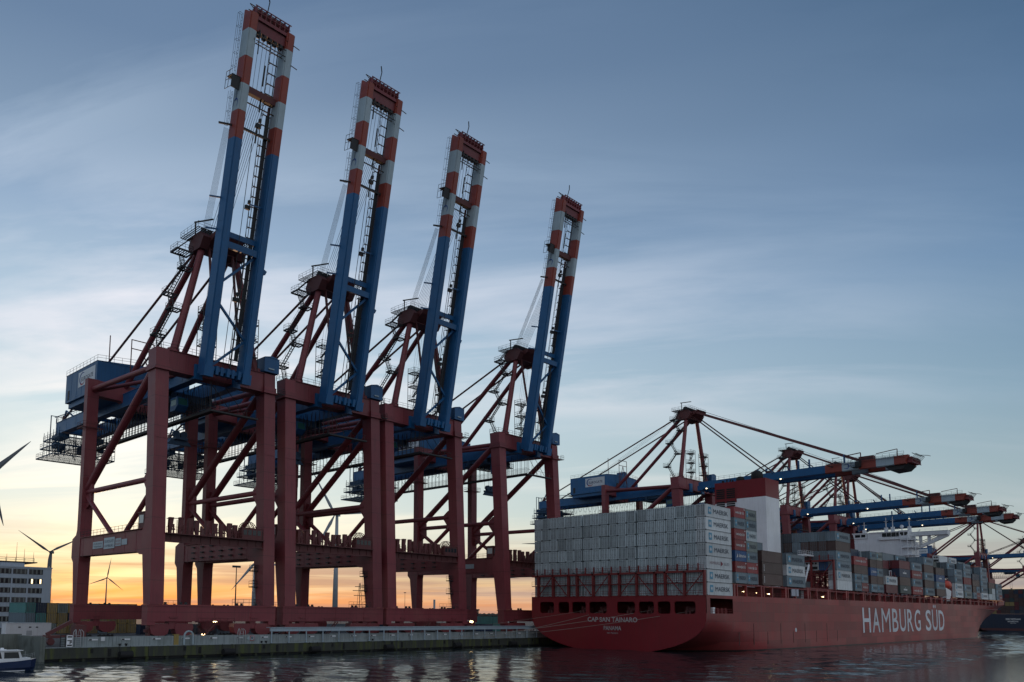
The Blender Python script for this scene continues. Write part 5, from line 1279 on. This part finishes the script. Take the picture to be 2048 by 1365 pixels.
# yard container stacks at left: ends towards the water
rr = random.Random(17); YG = 'yard container stacks at left'
yc = ['yellow', 'grey', 'yellow', 'brown', 'yellow', 'dgrey', 'sage', 'yellow', 'navy', 'brown']
for i in range(11):
    for t_ in range(3):
        c = yc[(i*3+t_*2+i*t_) % 10] if i % 3 else ('yellow' if t_ < 2 else 'sage')
        if i == 0: c = ('dgrey', 'grey', 'teal')[t_]
        if i == 1: c = ('grey', 'teal', 'navy')[t_]
        x = 69.6+i*2.62
        o = container(0, 0, 0, 12.19, 2.58, c, f'yard container end left of the nearest leg, {ORD[i]} column, {ORD[t_]} tier', YG, None, 'd')
        o.location = (x+2.44, 216, 2.2+t_*2.6); o.rotation_euler = (0, 0, R(90))
for i, (x, y, c, l) in enumerate(((208.5, 189, 'navy', 'dark blue lower'), (214.6, 189, 'teal', 'teal lower'))):
    for t_ in range(2): container(x, y, 2.2+t_*2.6, 6.058, 2.58, ('teal' if t_ and i == 0 else c), f'{"upper" if t_ else "lower"} yard container seen between the last two crane legs, {"left" if i == 0 else "right"}', YG, None, None)
for i in range(19):                                               # low stacks glimpsed between the bogies
    c = ['dred', 'brown', 'dgrey', 'green', 'navy', 'grey'][rr.randrange(6)]
    container(92+i*7.6, 200+rr.uniform(-1, 1), 2.2, 6.058, 2.58, c, f'low yard container glimpsed under the crane sills, {ORD[i] if i < 19 else "twentieth or later"} from left', YG)

# wind turbines
def turbine(loc_, H_, bl, axis_deg, a0, label, r0=2.2):
    root = empty('wind_turbine', (loc_[0], loc_[1], 2.2), label, 'wind turbine', 'wind turbines on the skyline')
    TM = paint('turbine_paint_pale', (.30, .34, .38), .5, .1) if r0 > 2.3 else paint('turbine_backlit_paint', (.10, .11, .125), .6, .1)  # slimmer turbines: backlit silhouette darkness is put into the colour
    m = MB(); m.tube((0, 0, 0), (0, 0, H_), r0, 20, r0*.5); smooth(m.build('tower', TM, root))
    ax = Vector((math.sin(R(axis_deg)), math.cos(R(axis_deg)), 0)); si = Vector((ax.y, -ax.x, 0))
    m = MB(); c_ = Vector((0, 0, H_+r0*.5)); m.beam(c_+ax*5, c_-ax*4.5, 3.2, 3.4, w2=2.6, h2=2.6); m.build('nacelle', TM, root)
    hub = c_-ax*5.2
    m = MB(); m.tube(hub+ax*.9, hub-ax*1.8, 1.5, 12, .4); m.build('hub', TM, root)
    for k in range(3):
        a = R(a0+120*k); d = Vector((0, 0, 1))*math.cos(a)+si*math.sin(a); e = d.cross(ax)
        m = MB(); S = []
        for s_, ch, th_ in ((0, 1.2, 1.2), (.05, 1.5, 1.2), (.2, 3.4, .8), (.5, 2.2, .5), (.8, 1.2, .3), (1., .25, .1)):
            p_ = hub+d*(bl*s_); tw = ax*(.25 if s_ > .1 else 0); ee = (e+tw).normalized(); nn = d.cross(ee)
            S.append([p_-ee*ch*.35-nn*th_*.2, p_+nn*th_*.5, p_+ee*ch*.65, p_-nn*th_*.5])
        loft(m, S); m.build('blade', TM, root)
    return root
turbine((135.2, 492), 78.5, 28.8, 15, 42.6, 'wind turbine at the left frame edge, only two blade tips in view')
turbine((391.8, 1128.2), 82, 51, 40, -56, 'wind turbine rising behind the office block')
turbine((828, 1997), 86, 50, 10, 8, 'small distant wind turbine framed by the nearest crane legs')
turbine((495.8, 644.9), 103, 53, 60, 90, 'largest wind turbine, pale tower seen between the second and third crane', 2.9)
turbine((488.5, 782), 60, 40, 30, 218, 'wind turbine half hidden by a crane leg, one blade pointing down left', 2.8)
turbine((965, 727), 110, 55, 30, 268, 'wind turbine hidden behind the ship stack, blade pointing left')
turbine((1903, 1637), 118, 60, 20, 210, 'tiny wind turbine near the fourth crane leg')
# light masts and pylon
for i, (x, y, h_, l) in enumerate(((250, 420, 34, 'left of the second crane'), (840, 980, 40, 'between the third and fourth crane'), (960, 1050, 44, 'between the fourth crane and the ship, taller one'), (1010, 1060, 30, 'between the fourth crane and the ship, shorter one'), (880, 1010, 26, 'above the grey hall roof'))):
    m = MB(); m.tube((x, y, 2), (x, y, h_), .5, 8, .25); m.box((x-2.6, y-.4, h_), (x+2.6, y+.4, h_+1.2)); tag(m.build('light_mast', STEEL), 'floodlight mast '+l, 'light mast', 'terminal light masts')
m = MB(); x, y = 760, 930
for a, b in ((-4, -4), (4, -4), (4, 4), (-4, 4)): m.beam((x+a, y+b, 2), (x+a*.15, y+b*.15, 52), .5, .5)
for z_, w_ in ((34, 11), (41, 13), (47, 9)): m.beam((x-w_, y, z_), (x+w_, y, z_), .5, .9)
for z_ in range(6, 50, 6): k = 1-z_/60; m.beam((x-4*k, y-4*k, z_), (x+4*k, y-4*k, z_+5), .25, .25)
tag(m.build('power_pylon', STEEL), 'lattice power pylon between the third and fourth crane', 'pylon')
m = MB(); m.box((700, 760, 2.2), (820, 800, 9.4)); m.prism([(699, 759, 9.4), (821, 759, 9.4), (821, 780, 12.5), (699, 780, 12.5)], (0, 0, .4)); m.box((757, 770, 9), (759, 772, 27)); tag(m.build('warehouse', paint('hall_grey', (.3, .33, .36), .6)), 'low grey hall with a dark chimney between the last cranes', 'building')
for i, x in enumerate((1010, 1065)):
    y = 1000
    m = MB()
    for a in (0, 30):
        for b in (0, 12): m.box((x+a, y+b, 2), (x+a+1.6, y+b+1.6, 15))
    m.box((x-1, y-1, 15), (x+33, y+15, 17.5)); m.box((x+10, y, 17.5), (x+16, y+6, 19)); m.box((x+12, y+2, 9), (x+16, y+5, 15))
    tag(m.build('straddle_carrier', STEEL), 'dark yard gantry on the skyline left of the ship, '+('left one' if i == 0 else 'right one'), 'yard gantry', 'yard gantries')

# lamps burning on the cranes and quay
for i, (x, y, z_, l) in enumerate(((80.0, 141.5, 6.2, 'under the nearest crane sill'), (77.2, 140.6, 3.6, 'at the foot of the nearest crane stair'), (152.6, 141.5, 6.1, 'between the third and fourth crane feet'))):
    t = MB(); t.tube((x, y, z_), (x+.3, y, z_+.1), .2, 8); t.box((x-.1, y+.1, z_-.1), (x+.4, y+.6, z_+.3)); tag(t.build('work_lamp', LAMP), 'small lit work lamp '+l, 'lamp', 'lit work lamps')

# ------------------------------------------------------------------ boat at the left edge
bt = empty('patrol_boat', (34.6, 117.6, 0), 'small blue hulled boat with white cabin at the left edge', 'boat')
def pbt(o): o.parent = bt; return o
BS = 1.0
hl = paint('boat_blue', (.012, .028, .085), .3, .15)
m = MB(); S = []
for x, hb, zt in ((-12, 2.0, 1.75), (-6, 2.3, 1.8), (0, 2.3, 1.95), (4, 2.15, 2.15), (6.8, 1.45, 2.4), (8.2, .08, 2.6)):
    S.append([(x, -hb, zt), (x, hb, zt), (x-.2, hb*.95, .7), (x-.6, hb*.5, -.4), (x-.6, -hb*.5, -.4), (x-.2, -hb*.95, .7)])
loft(m, S); pbt(m.build('hull', hl))
m = MB(); S = []
for x, hb in ((-12, 1.93), (-6, 2.23), (0, 2.2), (3.8, 1.75), (5.6, 1.2)):
    S.append([(x, -hb-.06, .16), (x, hb+.06, .16), (x, hb+.06, .02), (x, -hb-.06, .02)])
loft(m, S); pbt(m.build('waterline_band', SHIPWHITE))
m = MB(); S = []
for x, hb, z0 in ((-12, 1.85, 1.75), (-6, 2.1, 1.8), (0, 2.05, 1.95), (3.5, 2.0, 2.1), (6.6, 1.35, 2.35)): S.append([(x, -hb, z0), (x, hb, z0), (x, hb*.97, z0+.45), (x, -hb*.97, z0+.45)])
loft(m, S); m.prism([(-10, -1.6, 2.2), (5.0, -1.6, 2.35), (4.3, -1.6, 4.3), (-10, -1.6, 4.3)], (0, 3.2, 0)); m.box((-10.3, -1.8, 4.3), (4.9, 1.8, 4.45)); cbn = pbt(m.build('cabin', SHIPWHITE))
for a, b in ((-6.0, -4.6), (-4.2, -2.8), (-2.4, -1.0), (-.6, .8), (1.2, 4.3)):
    m = MB(); m.prism([(a, -1.64, 2.75), (b, -1.64, 2.75), (b-.35, -1.64, 4.05), (a, -1.64, 4.05)], (0, .03, 0)); w_ = m.build('window', GLASS); w_.parent = cbn
m = MB(); m.rail([(3.8, -1.5, 2.5), (6.2, -.8, 2.7), (7.8, -.1, 2.95)], .8, .7, .025); m.tube((5.6, -.9, 2.4), (5.6, -.9, 4.2), .04, 5); pbt(m.build('bow_railing', paint('galvanised', (.4, .42, .43), .4, .2)))
m = MB(); m.beam((-4.8, -.5, 4.4), (-3.4, -.5, 7.3), .14, .14); m.beam((-3.4, -.5, 7.3), (-.9, -.5, 7.4), .1, .12); m.beam((-4.2, -.5, 5.6), (-1.8, -.5, 7.15), .3, .12); m.tube((1.2, 0, 4.45), (1.2, 0, 4.95), .35, 12); m.box((-5.2, -.6, 4.45), (1.9, .4, 4.62)); pbt(m.build('radar_mast', SHIPWHITE))
m = MB(); m.tube((3.9, -1.75, 1.75), (3.9, -2.0, 1.75), .16, 10); pbt(m.build('hawse_plate', SHIPWHITE))

bt.scale = (.62, .62, .62)
